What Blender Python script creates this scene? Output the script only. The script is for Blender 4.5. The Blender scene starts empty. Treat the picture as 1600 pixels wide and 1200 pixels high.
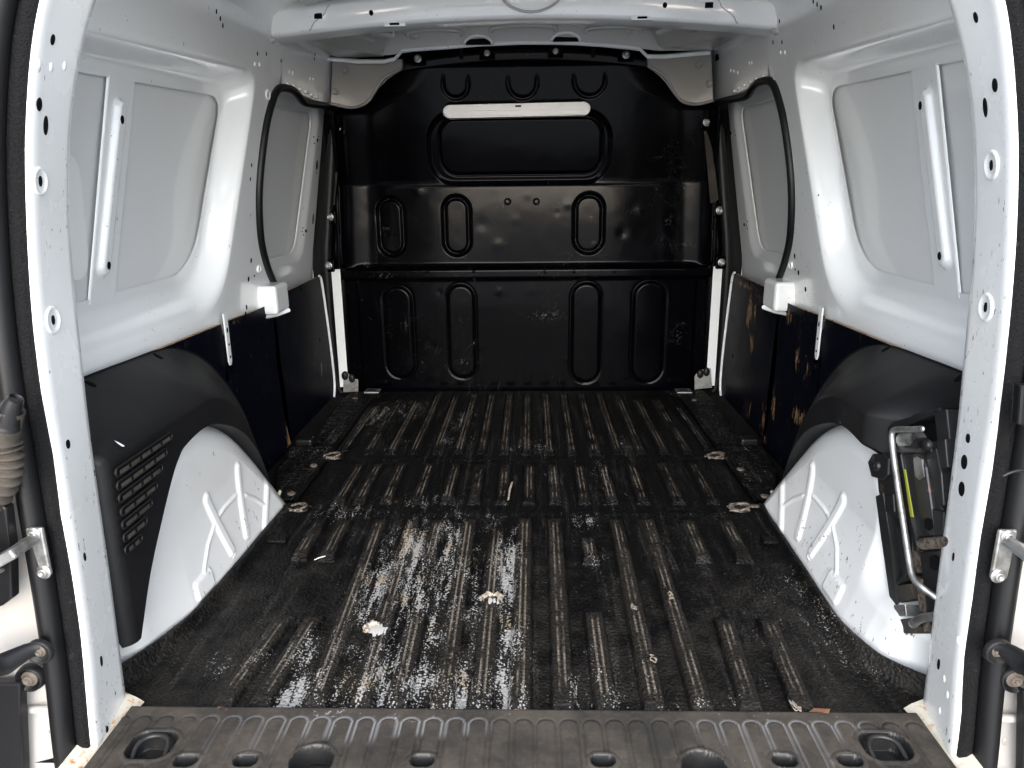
import bpy, bmesh, math, random
import numpy as np
from mathutils import Vector, Matrix
random.seed(7); rng = np.random.default_rng(7)
SC = bpy.context.scene; COL = SC.collection

# ------------------------------------------------------------------ camera
FPX = 1130.; TH = math.radians(15.25); PSI = math.atan(33*math.cos(TH)/FPX); RO = .011
EYE = np.array([.021, 0, .74])
Fv = np.array([-math.sin(PSI)*math.cos(TH), math.cos(PSI)*math.cos(TH), -math.sin(TH)])
R0 = np.array([math.cos(PSI), math.sin(PSI), 0]); U0 = np.cross(R0, Fv)
Rv = R0-RO*U0; Rv /= np.linalg.norm(Rv); Uv = np.cross(Rv, Fv)
cam = bpy.data.cameras.new('camera'); co = bpy.data.objects.new('camera', cam); COL.objects.link(co)
cam.sensor_width = 36; cam.lens = FPX/1600*36; cam.clip_start = .02; cam.clip_end = 2000
M = Matrix.Identity(4)
for i in range(3): M[i][0], M[i][1], M[i][2], M[i][3] = Rv[i], Uv[i], -Fv[i], EYE[i]
co.matrix_world = M; SC.camera = co

# ------------------------------------------------------------------ sky, sun, exposure
SUN_EL, SUN_AZ = math.radians(30), math.radians(179)      # high, behind the camera, soft
W = bpy.data.worlds.new('World'); SC.world = W; W.use_nodes = True
nt = W.node_tree; bg = nt.nodes['Background']; sky = nt.nodes.new('ShaderNodeTexSky')
sky.sky_type = 'NISHITA'; sky.sun_disc = False; sky.sun_elevation = SUN_EL; sky.sun_rotation = SUN_AZ
sky.air_density = 1.0; sky.dust_density = 1.2; sky.ozone_density = 1.0
hs = nt.nodes.new('ShaderNodeHueSaturation'); hs.inputs['Saturation'].default_value = .5      # thin overcast: whiter than a clear sky
nt.links.new(sky.outputs[0], hs.inputs['Color']); nt.links.new(hs.outputs[0], bg.inputs[0]); bg.inputs[1].default_value = .15
sl = bpy.data.lights.new('sun', 'SUN'); sl.energy = .6; sl.angle = math.radians(70); sl.color = (1, .995, .99)
so = bpy.data.objects.new('sun', sl); COL.objects.link(so)
sd = Vector((math.sin(SUN_AZ)*math.cos(SUN_EL), math.cos(SUN_AZ)*math.cos(SUN_EL), math.sin(SUN_EL)))
so.rotation_euler = sd.to_track_quat('Z', 'Y').to_euler()
VS = SC.view_settings; VS.view_transform = 'Standard'; VS.look = 'None'; VS.gamma = 1; VS.exposure = 2.36
VS.use_curve_mapping = False
SC.cycles.max_bounces = 7; SC.cycles.diffuse_bounces = 5; SC.cycles.glossy_bounces = 3; SC.cycles.transmission_bounces = 1

# ------------------------------------------------------------------ points on the van's surfaces
def ray(u, v): return Fv+(u-800)/FPX*Rv+(600-v)/FPX*Uv
def PL(u, v, n, c):
    d = ray(u, v); n = np.array(n, float); return EYE+(c-n@EYE)/(n@d)*d
def onY(u, v, y): return PL(u, v, (0, 1, 0), y)
def onZ(u, v, z=0): return PL(u, v, (0, 0, 1), z)
def onX(u, v, x): return PL(u, v, (1, 0, 0), x)
def onWall(u, v, a, b, z0, s): return PL(u, v, (s, 0, b), a+b*z0)
def Sx(z): z = np.asarray(z, float); return np.where(z > .46, .72-.15*(z-.46), .72)     # inner wall surface
def Wx(z): z = np.asarray(z, float); return .765-.14*(z-.55)                              # window-blank plane
BKT = .25
def BKY(z): z = np.asarray(z, float); return 2.64-BKT*np.maximum(z-.75, 0)               # bulkhead, upper part leans back
def onB(u, v):
    p = onY(u, v, 2.64)
    return p if p[2] < .75 else PL(u, v, (0, 1, BKT), 2.64+BKT*.75)
def sst(a, b, x): t = np.clip((x-a)/(b-a), 0, 1); return t*t*(3-2*t)

# ------------------------------------------------------------------ materials
def mat(name, base, rough=.5, metal=0, coat=0, spec=.5):
    m = bpy.data.materials.new(name); m.use_nodes = True; b = m.node_tree.nodes['Principled BSDF']
    b.inputs['Base Color'].default_value = (*base, 1); b.inputs['Roughness'].default_value = rough
    b.inputs['Metallic'].default_value = metal; b.inputs['Coat Weight'].default_value = coat
    b.inputs['Coat Roughness'].default_value = .06; b.inputs['Specular IOR Level'].default_value = spec
    return m
class N:
    """small node helper working on one material"""
    def __init__(s, m):
        s.m = m; s.t = m.node_tree; s.b = s.t.nodes['Principled BSDF']
        s.co = s.t.nodes.new('ShaderNodeTexCoord').outputs['Object']
    def new(s, k): return s.t.nodes.new('ShaderNode'+k)
    def ln(s, a, b): s.t.links.new(a, b)
    def sc(s, v):
        n = s.new('Mapping'); n.inputs['Scale'].default_value = v; s.ln(s.co, n.inputs[0]); return n.outputs[0]
    def noise(s, scale, detail=4, rough=.55, vec=None, dist=0):
        n = s.new('TexNoise'); n.inputs['Scale'].default_value = scale; n.inputs['Detail'].default_value = detail
        n.inputs['Roughness'].default_value = rough; n.inputs['Distortion'].default_value = dist
        s.ln(vec if vec is not None else s.co, n.inputs['Vector']); return n.outputs['Fac']
    def vor(s, scale, feat='F1', vec=None):
        n = s.new('TexVoronoi'); n.feature = feat; n.inputs['Scale'].default_value = scale
        s.ln(vec if vec is not None else s.co, n.inputs['Vector']); return n.outputs['Distance']
    def math(s, op, a, b=None, clamp=False):
        n = s.new('Math'); n.operation = op; n.use_clamp = clamp
        for i, x in enumerate((a, b)):
            if x is None: continue
            if isinstance(x, (int, float)): n.inputs[i].default_value = x
            else: s.ln(x, n.inputs[i])
        return n.outputs[0]
    def ramp(s, x, lo, hi):
        n = s.new('MapRange'); n.interpolation_type = 'SMOOTHSTEP'; s.ln(x, n.inputs[0])
        n.inputs[1].default_value = lo; n.inputs[2].default_value = hi; return n.outputs[0]
    def mix(s, f, a, b):
        n = s.new('Mix'); n.data_type = 'RGBA'
        for i, x in ((0, f), (6, a), (7, b)):
            if isinstance(x, (int, float)): n.inputs[i].default_value = x
            elif isinstance(x, tuple): n.inputs[i].default_value = (*x, 1)
            else: s.ln(x, n.inputs[i])
        return n.outputs[2]
    def attr(s, name):
        n = s.new('Attribute'); n.attribute_name = name; return n.outputs['Fac']
    def col(s, c): s.ln(c, s.b.inputs['Base Color'])
    def rough(s, r): s.ln(r, s.b.inputs['Roughness'])
    def bump(s, h, strength=.3, dist=.002):
        n = s.new('Bump'); n.inputs['Strength'].default_value = strength; n.inputs['Distance'].default_value = dist
        s.ln(h, n.inputs['Height']); s.ln(n.outputs[0], s.b.inputs['Normal'])
    def scratch(s, scale, width, gate_scale, gate_lo, stretch=(1, 1, 1), dist=.6):
        v = s.sc(stretch); a = s.noise(scale, 2, .5, v, dist)
        line = s.ramp(s.math('ABSOLUTE', s.math('SUBTRACT', a, .5)), width, 0)
        return s.math('MULTIPLY', line, s.ramp(s.noise(gate_scale, 3, .6), gate_lo, gate_lo+.05))

MT = {}
def paint(name, base, chips=.675, chipcol=(.09, .09, .10), rough=.2, dirt=.0):
    m = mat(name, base, rough, coat=.6); n = N(m)
    ch = n.ramp(n.math('ADD', n.noise(100, 4, .65, n.sc((1, 1.5, .6))), n.math('MULTIPLY', n.attr('chip'), .035)), chips, chips+.015)
    gate = n.ramp(n.math('ADD', n.noise(6, 4, .65), n.math('MULTIPLY', n.attr('chip'), .05)), .52, .55)
    msk = n.math('MULTIPLY', ch, gate)
    scr = n.scratch(26, .004, 3.2, .60, (1, .5, 1.8))
    msk = n.math('MAXIMUM', msk, n.math('MULTIPLY', scr, .5))
    grime = n.math('MULTIPLY', n.ramp(n.noise(3.2, 3, .55), .40, .8), .20+dirt)
    c = n.mix(grime, base, tuple(x*y for x, y in zip(base, (.72, .66, .56))))
    n.col(n.mix(msk, c, chipcol))
    n.rough(n.math('ADD', n.math('MULTIPLY', n.noise(9, 4), .16), rough-.07))
    return m
MT['white'] = paint('white_body_paint', (.85, .865, .87))
MT['pillar'] = paint('white_pillar_paint', (.80, .805, .795), .66, (.12, .12, .13), .26, .06)
MT['arch'] = paint('white_arch_paint', (.80, .805, .80), .63, (.13, .13, .14), .34, .12)
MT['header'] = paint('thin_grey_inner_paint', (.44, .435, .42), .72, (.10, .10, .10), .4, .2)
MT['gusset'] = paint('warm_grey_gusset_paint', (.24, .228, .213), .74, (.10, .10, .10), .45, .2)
MT['jamb'] = paint('cream_white_jamb_paint', (.44, .415, .385), .70, (.3, .28, .25), .3, .15)

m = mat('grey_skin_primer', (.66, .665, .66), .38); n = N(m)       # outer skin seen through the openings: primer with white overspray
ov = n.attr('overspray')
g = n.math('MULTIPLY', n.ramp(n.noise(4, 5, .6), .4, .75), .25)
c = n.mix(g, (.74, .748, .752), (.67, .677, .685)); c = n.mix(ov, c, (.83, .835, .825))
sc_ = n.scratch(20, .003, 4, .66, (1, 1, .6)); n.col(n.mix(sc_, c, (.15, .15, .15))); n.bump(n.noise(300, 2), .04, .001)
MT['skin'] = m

m = mat('black_bulkhead_paint', (.001, .0011, .0018), .30, spec=.085); n = N(m)
s1 = n.scratch(30, .0045, 3.4, .60, (1, 1, 2.2)); s2 = n.scratch(11, .0016, 2.6, .55, (1.6, 1, .7), 1.2)
sp = n.math('MULTIPLY', n.ramp(n.noise(140, 2), .76, .79), n.ramp(n.noise(5, 3), .5, .6))
mk = n.math('MAXIMUM', n.math('MULTIPLY', n.math('MAXIMUM', s1, s2), .4), n.math('MAXIMUM', sp, n.attr('wear')), True)
n.col(n.mix(n.math('MULTIPLY', mk, .8), n.mix(n.ramp(n.noise(2.5, 6, .65), .4, .8), (.0008, .0009, .0018), (.002, .0019, .0019)), (.20, .195, .18)))
n.rough(n.math('ADD', n.math('MULTIPLY', n.noise(3.5, 6, .7), .16), .06))
n.bump(n.math('ADD', n.noise(7, 2), n.math('MULTIPLY', n.noise(260, 2), .05)), .06, .02)
MT['bulk'] = m

m = mat('black_faced_hardboard', (.0025, .003, .0065), .45, spec=.06); n = N(m)
chip = n.ramp(n.math('ADD', n.noise(46, 5, .75, n.sc((1, 2.2, .6))), n.math('MULTIPLY', n.attr('wear'), .32)), .735, .75)
spk = n.math('MULTIPLY', n.ramp(n.noise(120, 2), .72, .745), n.ramp(n.noise(6, 3), .46, .56))
scr = n.math('MULTIPLY', n.scratch(24, .003, 4, .58, (1, 1.5, .6)), .4)
bw = n.mix(n.ramp(n.noise(90, 3), .4, .7), (.20, .11, .055), (.32, .205, .115))
c = n.mix(n.math('MAXIMUM', spk, scr), (.0025, .003, .0065), (.28, .25, .21)); n.col(n.mix(chip, c, bw))
n.rough(n.math('ADD', n.math('MULTIPLY', n.noise(5, 5, .6), .25), .32)); n.bump(n.noise(500, 2), .05, .001)
MT['board'] = m
m = mat('raw_hardboard_edge', (.36, .2, .085), .85); n = N(m); n.col(n.mix(n.ramp(n.noise(60, 4), .35, .7), (.22, .115, .05), (.44, .27, .13)))
MT['rawedge'] = m

m = mat('black_moulded_plastic', (.008, .008, .009), .5, spec=.3); n = N(m)
scf = n.math('MULTIPLY', n.math('MAXIMUM', n.scratch(26, .005, 4, .52, (1, .6, 1.5)), n.math('MULTIPLY', n.ramp(n.noise(60, 6, .75), .6, .75), n.ramp(n.noise(4, 4), .5, .66))), n.math('ADD', n.attr('wear'), .25), True)
n.col(n.mix(n.math('MULTIPLY', scf, .6), n.mix(n.ramp(n.noise(3, 5, .6), .45, .75), (.008, .008, .009), (.015, .0145, .014)), (.16, .155, .15)))
n.rough(n.math('ADD', n.math('MULTIPLY', n.noise(6, 5), .2), .38)); n.bump(n.noise(600, 2), .12, .0015)
MT['plastic'] = m

def rubber(name, base, worn, wgain):
    m = mat(name, base, .4, spec=.15); n = N(m)
    grain = n.vor(200, 'SMOOTH_F1'); gr2 = n.noise(420, 2)
    speck = n.math('ADD', n.math('MULTIPLY', n.math('SUBTRACT', .95, n.math('MULTIPLY', n.vor(260), 1.0)), .42), n.math('MULTIPLY', n.noise(34, 6, .75, n.sc((1.6, .45, 1))), .58))
    w = n.math('MULTIPLY', n.attr('wear'), n.math('ADD', n.math('MULTIPLY', n.ramp(n.noise(1, 5, .7, n.sc((75, 9, 20))), .36, .62), .75), .25))
    white = n.math('MULTIPLY', n.ramp(n.math('ADD', speck, n.math('MULTIPLY', w, wgain)), .66, .76), .9)
    dust_and_light = n.math('MULTIPLY', n.ramp(n.math('ADD', n.noise(12, 6, .7), n.math('MULTIPLY', n.attr('dust_and_light'), .26)), .58, .86), .8)  # real dust, plus the painted light tone of the rib tops
    c = n.mix(n.math('MULTIPLY', dust_and_light, .55), base, (.032, .028, .023))
    wc = n.mix(n.ramp(n.noise(14, 4, .6), .5, .68), (.34, .335, .325), (.30, .245, .175))
    lines = n.math('MULTIPLY', n.attr('ridge'), n.ramp(n.math('ADD', n.noise(40, 5, .75, n.sc((1, .35, 1))), n.math('MULTIPLY', w, .2)), .42, .6))
    c = n.mix(n.math('MULTIPLY', lines, .75), c, (.23, .195, .155))
    stk = n.math('MULTIPLY', n.ramp(n.noise(1, 5, .7, n.sc((55, 3.2, 10))), .5, .72), n.ramp(n.noise(240, 2, .6), .40, .62)); c = n.mix(n.math('MULTIPLY', stk, .75), c, (.055, .052, .048))
    fl = n.math('MULTIPLY', n.ramp(n.noise(170, 2), .765, .79), n.ramp(n.noise(7, 3), .42, .6)); c = n.mix(n.math('MULTIPLY', fl, .7), c, (.28, .27, .25))
    n.col(n.mix(white, c, wc))
    n.rough(n.math('ADD', n.math('ADD', n.math('MULTIPLY', n.noise(8, 5, .6), .24), .36), n.math('MULTIPLY', white, .25)))
    n.bump(n.math('ADD', grain, n.math('MULTIPLY', gr2, .4)), .75, .004)
    return m
MT['mat'] = rubber('black_grained_rubber', (.0025, .0025, .0028), 1, .42)
m = mat('dirty_grey_plastic', (.03, .03, .03), .75, spec=.14); n = N(m)
d1 = n.ramp(n.noise(9, 6, .75), .35, .7); d2 = n.ramp(n.noise(45, 6, .75), .48, .7)
c = n.mix(d1, (.032, .0295, .0265), (.074, .063, .052)); c = n.mix(n.math('MULTIPLY', d2, .5), c, (.088, .072, .057))
ws = n.ramp(n.math('ADD', n.math('ADD', n.math('MULTIPLY', n.noise(120, 3), .6), n.math('MULTIPLY', n.noise(18, 5, .7), .4)), n.math('MULTIPLY', n.attr('wear'), .16)), .70, .75)
c = n.mix(n.math('MULTIPLY', n.scratch(22, .004, 4, .5, (1, 1.4, 1)), .5), c, (.01, .01, .01))
gl = n.math('MULTIPLY', n.attr('ridge'), n.ramp(n.math('ADD', n.noise(25, 4, .7), n.math('MULTIPLY', n.attr('wear'), .5)), .3, .6)); c = n.mix(n.math('MULTIPLY', gl, n.math('ADD', n.math('MULTIPLY', n.attr('wear'), 1.2), .2, True)), c, n.mix(n.ramp(n.math('ADD', n.noise(4, 3), n.math('MULTIPLY', n.attr('wear'), .6)), .62, .76), (.010, .0095, .009), (.22, .22, .225)))
n.col(n.mix(ws, c, (.20, .205, .215))); n.bump(n.noise(300, 3), .12, .0015); MT['sill'] = m
m = mat('black_seal_rubber', (.006, .006, .0065), .42, spec=.35); n = N(m); n.rough(n.math('ADD', n.math('MULTIPLY', n.noise(20, 4), .2), .32)); MT['seal'] = m
m = mat('flocked_seal_rubber', (.005, .005, .0055), .8, spec=.2); n = N(m); n.bump(n.noise(260, 3, .7), .8, .006)
n.col(n.mix(n.ramp(n.noise(90, 4, .7), .62, .75), (.005, .005, .0055), (.035, .035, .035))); MT['flock'] = m
MT['hole'] = mat('dark_hole', (.004, .004, .004), .9, spec=.1)
MT['steel'] = mat('zinc_steel', (.42, .41, .40), .38, .9)
m = mat('galvanised_steel', (.42, .42, .41), .45, .85); n = N(m); n.col(n.mix(n.ramp(n.noise(30, 5, .7), .4, .7), (.42, .42, .41), (.20, .19, .175))); MT['galv'] = m
m = mat('rusty_steel', (.3, .22, .16), .7, .4); n = N(m); n.col(n.mix(n.ramp(n.noise(160, 4, .7), .4, .62), (.19, .16, .135), (.045, .03, .02))); MT['rusty'] = m
m = mat('jack_black_steel', (.018, .018, .019), .35, .2); n = N(m); n.col(n.mix(n.ramp(n.noise(60, 5, .7), .6, .72), (.018, .018, .019), (.10, .055, .03))); MT['jack'] = m
m = mat('tray_plastic', (.014, .014, .014), .45); n = N(m); n.col(n.mix(n.ramp(n.noise(30, 5, .7), .58, .75), (.014, .014, .014), (.09, .07, .05))); MT['tray'] = m
MT['yellow'] = mat('yellow_label', (.26, .27, .03), .5)
m = mat('bare_spot_grey', (.42, .41, .39), .7); MT['bare'] = m
m = mat('white_lamp_lens', (.80, .80, .79), .35); MT['lens'] = m
m = mat('cream_sealant', (.62, .56, .44), .6); n = N(m); n.col(n.mix(n.ramp(n.noise(48, 5, .7), .52, .62), (.64, .59, .48), (.50, .22, .05))); n.bump(n.noise(60, 3), .5, .004); MT['sealant'] = m
m = mat('tan_felt', (.40, .33, .26), .95); n = N(m); n.col(n.mix(n.ramp(n.noise(120, 4), .35, .7), (.18, .14, .105), (.42, .37, .31))); n.bump(n.noise(300, 3), .6, .004); MT['felt'] = m
m = mat('dull_felt', (.16, .13, .11), .95); n = N(m); n.col(n.mix(n.ramp(n.noise(150, 4), .4, .7), (.05, .04, .035), (.30, .26, .22))); MT['feltdark'] = m
MT['brass'] = mat('orange_scrap', (.17, .075, .04), .8)
m = mat('pale_concrete', (.38, .37, .35), .9); n = N(m); n.col(n.mix(n.noise(40, 6, .7), (.46, .458, .45), (.58, .577, .568))); n.bump(n.noise(120, 4), .4, .01); MT['ground'] = m

# ------------------------------------------------------------------ object helpers
def link(o, parent=None):
    COL.objects.link(o)
    if parent is not None:
        o.parent = parent; o.matrix_parent_inverse = parent.get('_inv_m') or root_inv(parent)
    return o
def root_inv(p):
    l = Vector((0, 0, 0)); q = p
    while q is not None:
        l += q.location if q.type == 'EMPTY' else Vector((0, 0, 0)); q = q.parent
    return Matrix.Translation(-l) if p.type == 'EMPTY' else Matrix.Identity(4)
def empty(name, loc, label=None, cat=None):
    o = bpy.data.objects.new(name, None); o.location = loc; o.empty_display_size = .1; COL.objects.link(o)
    if label: o['label'] = label; o['category'] = cat
    return o
def tag(o, label, cat, group=None):
    o['label'] = label; o['category'] = cat
    if group: o['group'] = group
    return o
def meshobj(name, verts, faces, material, parent=None, smooth=True, fmat=None, attrs=None, normals=None):
    me = bpy.data.meshes.new(name); me.from_pydata([tuple(map(float, v)) for v in verts], [], [tuple(map(int, f)) for f in faces])
    for mm in (material if isinstance(material, (list, tuple)) else [material]): me.materials.append(MT[mm] if isinstance(mm, str) else mm)
    if smooth: me.polygons.foreach_set('use_smooth', [True]*len(me.polygons))
    if fmat is not None: me.polygons.foreach_set('material_index', fmat)
    for k, a in (attrs or {}).items():
        at_ = me.attributes.new(k, 'FLOAT', 'POINT'); at_.data.foreach_set('value', np.asarray(a, np.float32).ravel())
    me.update()
    if normals is not None: me.normals_split_custom_set_from_vertices([tuple(x) for x in normals])
    return link(bpy.data.objects.new(name, me), parent)
def gridmesh(name, P, material, parent, closed=False, regions=(), keep=None, attrs=None):
    """P: (nu, nv, 3). closed wraps the second index. regions: (name, face mask) split off as children of the sheet"""
    nu, nv = P.shape[:2]
    Q = np.concatenate([P[:, -1:], P, P[:, :1]], 1) if closed else P
    du = np.gradient(Q, axis=0); dv = np.gradient(Q, axis=1)
    if closed: du, dv = du[:, 1:-1], dv[:, 1:-1]
    nn = np.cross(du, dv); nn /= np.maximum(np.linalg.norm(nn, axis=2, keepdims=True), 1e-12)
    I = np.arange(nu*nv).reshape(nu, nv)
    J = np.concatenate([I, I[:, :1]], 1) if closed else I
    F = np.stack([J[:-1, :-1], J[1:, :-1], J[1:, 1:], J[:-1, 1:]], -1)
    lab = np.zeros(F.shape[:2], int)
    if keep is not None: lab[~keep] = -1
    for k, (nm, mk) in enumerate(regions): lab[mk & (lab >= 0)] = k+1
    out = []; V = P.reshape(-1, 3); NN = nn.reshape(-1, 3)
    for k in range(len(regions)+1):
        fs = F[lab == k].reshape(-1, 4)
        if not len(fs): out.append(None); continue
        ids = np.unique(fs); rm = np.zeros(nu*nv, int); rm[ids] = np.arange(len(ids))
        at_ = {a: np.asarray(b).reshape(-1)[ids] for a, b in (attrs or {}).items()}
        o = meshobj(name if k == 0 else regions[k-1][0], V[ids], rm[fs], material, parent if k == 0 else out[0], True, attrs=at_, normals=NN[ids])
        out.append(o)
    return out
def fc(A): return (A[:-1, :-1]+A[1:, :-1]+A[1:, 1:]+A[:-1, 1:])/4
def tube(name, pts, r, material, parent, n=10, closed=False, flat=None, caps=True):
    pts = np.array(pts, float); k = len(pts); r = np.broadcast_to(np.asarray(r, float), (k,))
    T = np.gradient(pts, axis=0) if not closed else (np.roll(pts, -1, 0)-np.roll(pts, 1, 0))
    T /= np.linalg.norm(T, axis=1, keepdims=True)
    ref = np.array([0, 0, 1.]) if abs(T[0, 2]) < .9 else np.array([1., 0, 0]); ring = []
    Nn = ref-T[0]*(ref@T[0]); Nn /= np.linalg.norm(Nn)
    for i in range(k):
        Nn = Nn-T[i]*(Nn@T[i]); Nn /= np.linalg.norm(Nn); B = np.cross(T[i], Nn)
        a = np.arange(n)/n*2*math.pi
        off = np.outer(np.cos(a), Nn)+np.outer(np.sin(a), B)
        if flat is not None:
            fd = np.array(flat[0], float); fd /= np.linalg.norm(fd); off = off-np.outer(off@fd, fd)*(1-flat[1])
        ring.append(pts[i]+off*r[i])
    V = np.concatenate(ring); F = []
    for i in range(k if closed else k-1):
        j = (i+1) % k
        for a in range(n): b = (a+1) % n; F.append((i*n+a, j*n+a, j*n+b, i*n+b))
    if caps and not closed: F.append(tuple(range(n))[::-1]); F.append(tuple((k-1)*n+a for a in range(n)))
    return meshobj(name, V, F, material, parent)
def smooth_path(pts, m=8):
    """Catmull-Rom through the points"""
    p = np.array(pts, float); q = np.vstack([2*p[0]-p[1], p, 2*p[-1]-p[-2]]); out = []
    for i in range(1, len(q)-2):
        t = (np.arange(m)/m)[:, None]
        out.append(.5*((2*q[i])+(-q[i-1]+q[i+1])*t+(2*q[i-1]-5*q[i]+4*q[i+1]-q[i+2])*t**2+(-q[i-1]+3*q[i]-3*q[i+1]+q[i+2])*t**3))
    out.append(p[-1:]); return np.vstack(out)
def resample(p, n):
    p = np.array(p, float); d = np.r_[0, np.cumsum(np.linalg.norm(np.diff(p, axis=0), axis=1))]
    t = np.linspace(0, d[-1], n); return np.stack([np.interp(t, d, p[:, i]) for i in range(p.shape[1])], 1)
def prism(name, poly, axis, a, b, material, parent, edge=None, bevel=0, attrs=None):
    """polygon in the two other axes extruded from a to b"""
    k = len(poly); ix = [i for i in range(3) if i != axis]
    def pt(q, h):
        v = [0, 0, 0]; v[axis] = h; v[ix[0]], v[ix[1]] = q[0], q[1]; return v
    bm = bmesh.new(); A = [bm.verts.new(pt(q, a)) for q in poly]; B = [bm.verts.new(pt(q, b)) for q in poly]
    f1 = bm.faces.new(A); f2 = bm.faces.new(B[::-1])
    for i in range(k):
        f = bm.faces.new((A[i], B[i], B[(i+1) % k], A[(i+1) % k])); f.material_index = 1 if edge else 0
    if bevel: bmesh.ops.bevel(bm, geom=list(f1.edges)+list(f2.edges), offset=bevel, segments=2, affect='EDGES', profile=.5)
    bmesh.ops.triangulate(bm, faces=[f for f in bm.faces if len(f.verts) > 4]); bmesh.ops.recalc_face_normals(bm, faces=bm.faces)
    me = bpy.data.meshes.new(name); bm.to_mesh(me); bm.free(); me.materials.append(MT[material])
    if edge: me.materials.append(MT[edge])
    for k_, fn in (attrs or {}).items():
        at_ = me.attributes.new(k_, 'FLOAT', 'POINT'); at_.data.foreach_set('value', [float(fn(v.co)) for v in me.vertices])
    return link(bpy.data.objects.new(name, me), parent)
def box(name, c, s, material, parent, bevel=.002, rot=None):
    bm = bmesh.new(); bmesh.ops.create_cube(bm, size=1)
    for v in bm.verts: v.co = Vector((v.co.x*s[0], v.co.y*s[1], v.co.z*s[2]))
    if bevel: bmesh.ops.bevel(bm, geom=list(bm.edges), offset=min(bevel, min(s)*.45), segments=2, affect='EDGES', profile=.5)
    for v in bm.verts: v.co = (rot @ v.co if rot is not None else v.co)+Vector(tuple(map(float, c)))
    me = bpy.data.meshes.new(name); bm.to_mesh(me); bm.free(); me.materials.append(MT[material])
    return link(bpy.data.objects.new(name, me), parent)
def frame(nrm, up=(0, 0, 1)):
    z = Vector(nrm).normalized(); y = Vector(up)-z*Vector(up).dot(z); y.normalize(); x = y.cross(z)
    m = Matrix.Identity(3)
    for i in range(3): m[i][0], m[i][1], m[i][2] = x[i], y[i], z[i]
    return m
_me = {}
def lathe_mesh(key, prof, material, n=20):
    if key in _me: return _me[key]
    a = np.arange(n)/n*2*math.pi; V = []; F = []
    for r, h in prof: V += [(r*math.cos(t), r*math.sin(t), h) for t in a]
    for i in range(len(prof)-1):
        for j in range(n): F.append((i*n+j, i*n+(j+1) % n, (i+1)*n+(j+1) % n, (i+1)*n+j))
    F.append(tuple((len(prof)-1)*n+j for j in range(n)))
    me = bpy.data.meshes.new(key); me.from_pydata(V, [], F); me.materials.append(MT[material])
    me.polygons.foreach_set('use_smooth', [len(p.vertices) == 4 for p in me.polygons]); me.update(); _me[key] = me; return me
def place(name, me, p, nrm, parent, sc=(1, 1, 1), up=(0, 0, 1), off=0.):
    o = bpy.data.objects.new(name, me); m = frame(nrm, up).to_4x4()
    q = Vector(tuple(map(float, p)))+Vector(nrm).normalized()*off
    link(o, parent); o.matrix_local = Matrix.Translation(q) @ m @ Matrix.Diagonal((*sc, 1))
    return o
def hole(parent, p, nrm, rx=.006, ry=None, name='hole', off=.0008):
    me = lathe_mesh('hole', [(1.0, -.06), (1.0, 0), (.9, .01), (.0001, .012)], 'hole', 16)
    return place(name, me, p, nrm, parent, (rx, ry or rx, .02), off=off)
def bolt(parent, p, nrm, r=.009, material='steel', name='bolt'):
    me = lathe_mesh('bolt_'+material, [(1.35, 0), (1.35, .16), (1.2, .24), (.86, .26), (.86, .8), (.72, .92), (.42, .92), (.38, .62), (.0001, .6)], material, 18)
    return place(name, me, p, nrm, parent, (r, r, r*.9))
from mathutils.bvhtree import BVHTree
_bvh = {}
def hit(o, u, v, fallback=None):
    """point and normal where the sight line meets a sheet that is already built"""
    if o.name not in _bvh:
        V = []; F = []
        for q in [o]+[c for c in o.children if c.name.split('.')[0] not in ('hole', 'boss', 'bolt', 'stud')]:
            k = len(V); V += [tuple(x.co) for x in q.data.vertices]; F += [tuple(k+i for i in p.vertices) for p in q.data.polygons]
        _bvh[o.name] = BVHTree.FromPolygons(V, F)
    d = Vector(ray(u, v)); p, nn, _, _ = _bvh[o.name].ray_cast(Vector(EYE), d)
    if p is None: return (np.array(fallback), Vector((0, -1, 0))) if fallback is not None else (None, None)
    if nn.dot(d) > 0: nn = -nn
    return np.array(p), nn
def hole_at(o, u, v, rx, ry, fallback=None, off=.0008):
    p, nn = hit(o, u, v)
    if p is not None: hole(o, p, nn, rx, ry, off=off)
def boss(parent, p, nrm, r, material, h=.003, name='boss'):
    me = lathe_mesh('boss_'+material, [(1.0, -.2), (.97, .5), (.9, .92), (.84, 1.0), (.78, .9), (.62, .2), (.55, .12), (.0001, .12)], material, 28)
    return place(name, me, p, nrm, parent, (r, r, h))
def rquad(c, r, n=40):
    """rounded quad: corners c[4], radii r[4] -> 4n points, each side from mid-corner to mid-corner"""
    c = np.array(c, float); arcs = []
    for i in range(4):
        p, a, b = c[i], c[i-1], c[(i+1) % 4]; ua = (a-p)/np.linalg.norm(a-p); ub = (b-p)/np.linalg.norm(b-p)
        t = np.linspace(0, 1, 17)[:, None]; s = p+ua*r[i]; e = p+ub*r[i]
        k = .30
        arcs.append((1-t)**3*s+3*(1-t)**2*t*(s+(p-s)*(.62))+3*(1-t)*t**2*(e+(p-e)*(.62))+t**3*e)
    out = []
    for i in range(4):
        side = np.vstack([arcs[i][8:], arcs[(i+1) % 4][:9]]); out.append(resample(side, n+1)[:-1])
    return np.vstack(out)
def sdbox(x, y, cx, cy, hx, hy, r):
    qx = np.abs(x-cx)-hx+r; qy = np.abs(y-cy)-hy+r
    return np.hypot(np.maximum(qx, 0), np.maximum(qy, 0))+np.minimum(np.maximum(qx, qy), 0)-r
def sdseg(x, y, a, b):
    a = np.array(a, float); b = np.array(b, float); d = b-a
    t = np.clip(((x-a[0])*d[0]+(y-a[1])*d[1])/(d@d), 0, 1); return np.hypot(x-a[0]-t*d[0], y-a[1]-t*d[1])
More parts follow.
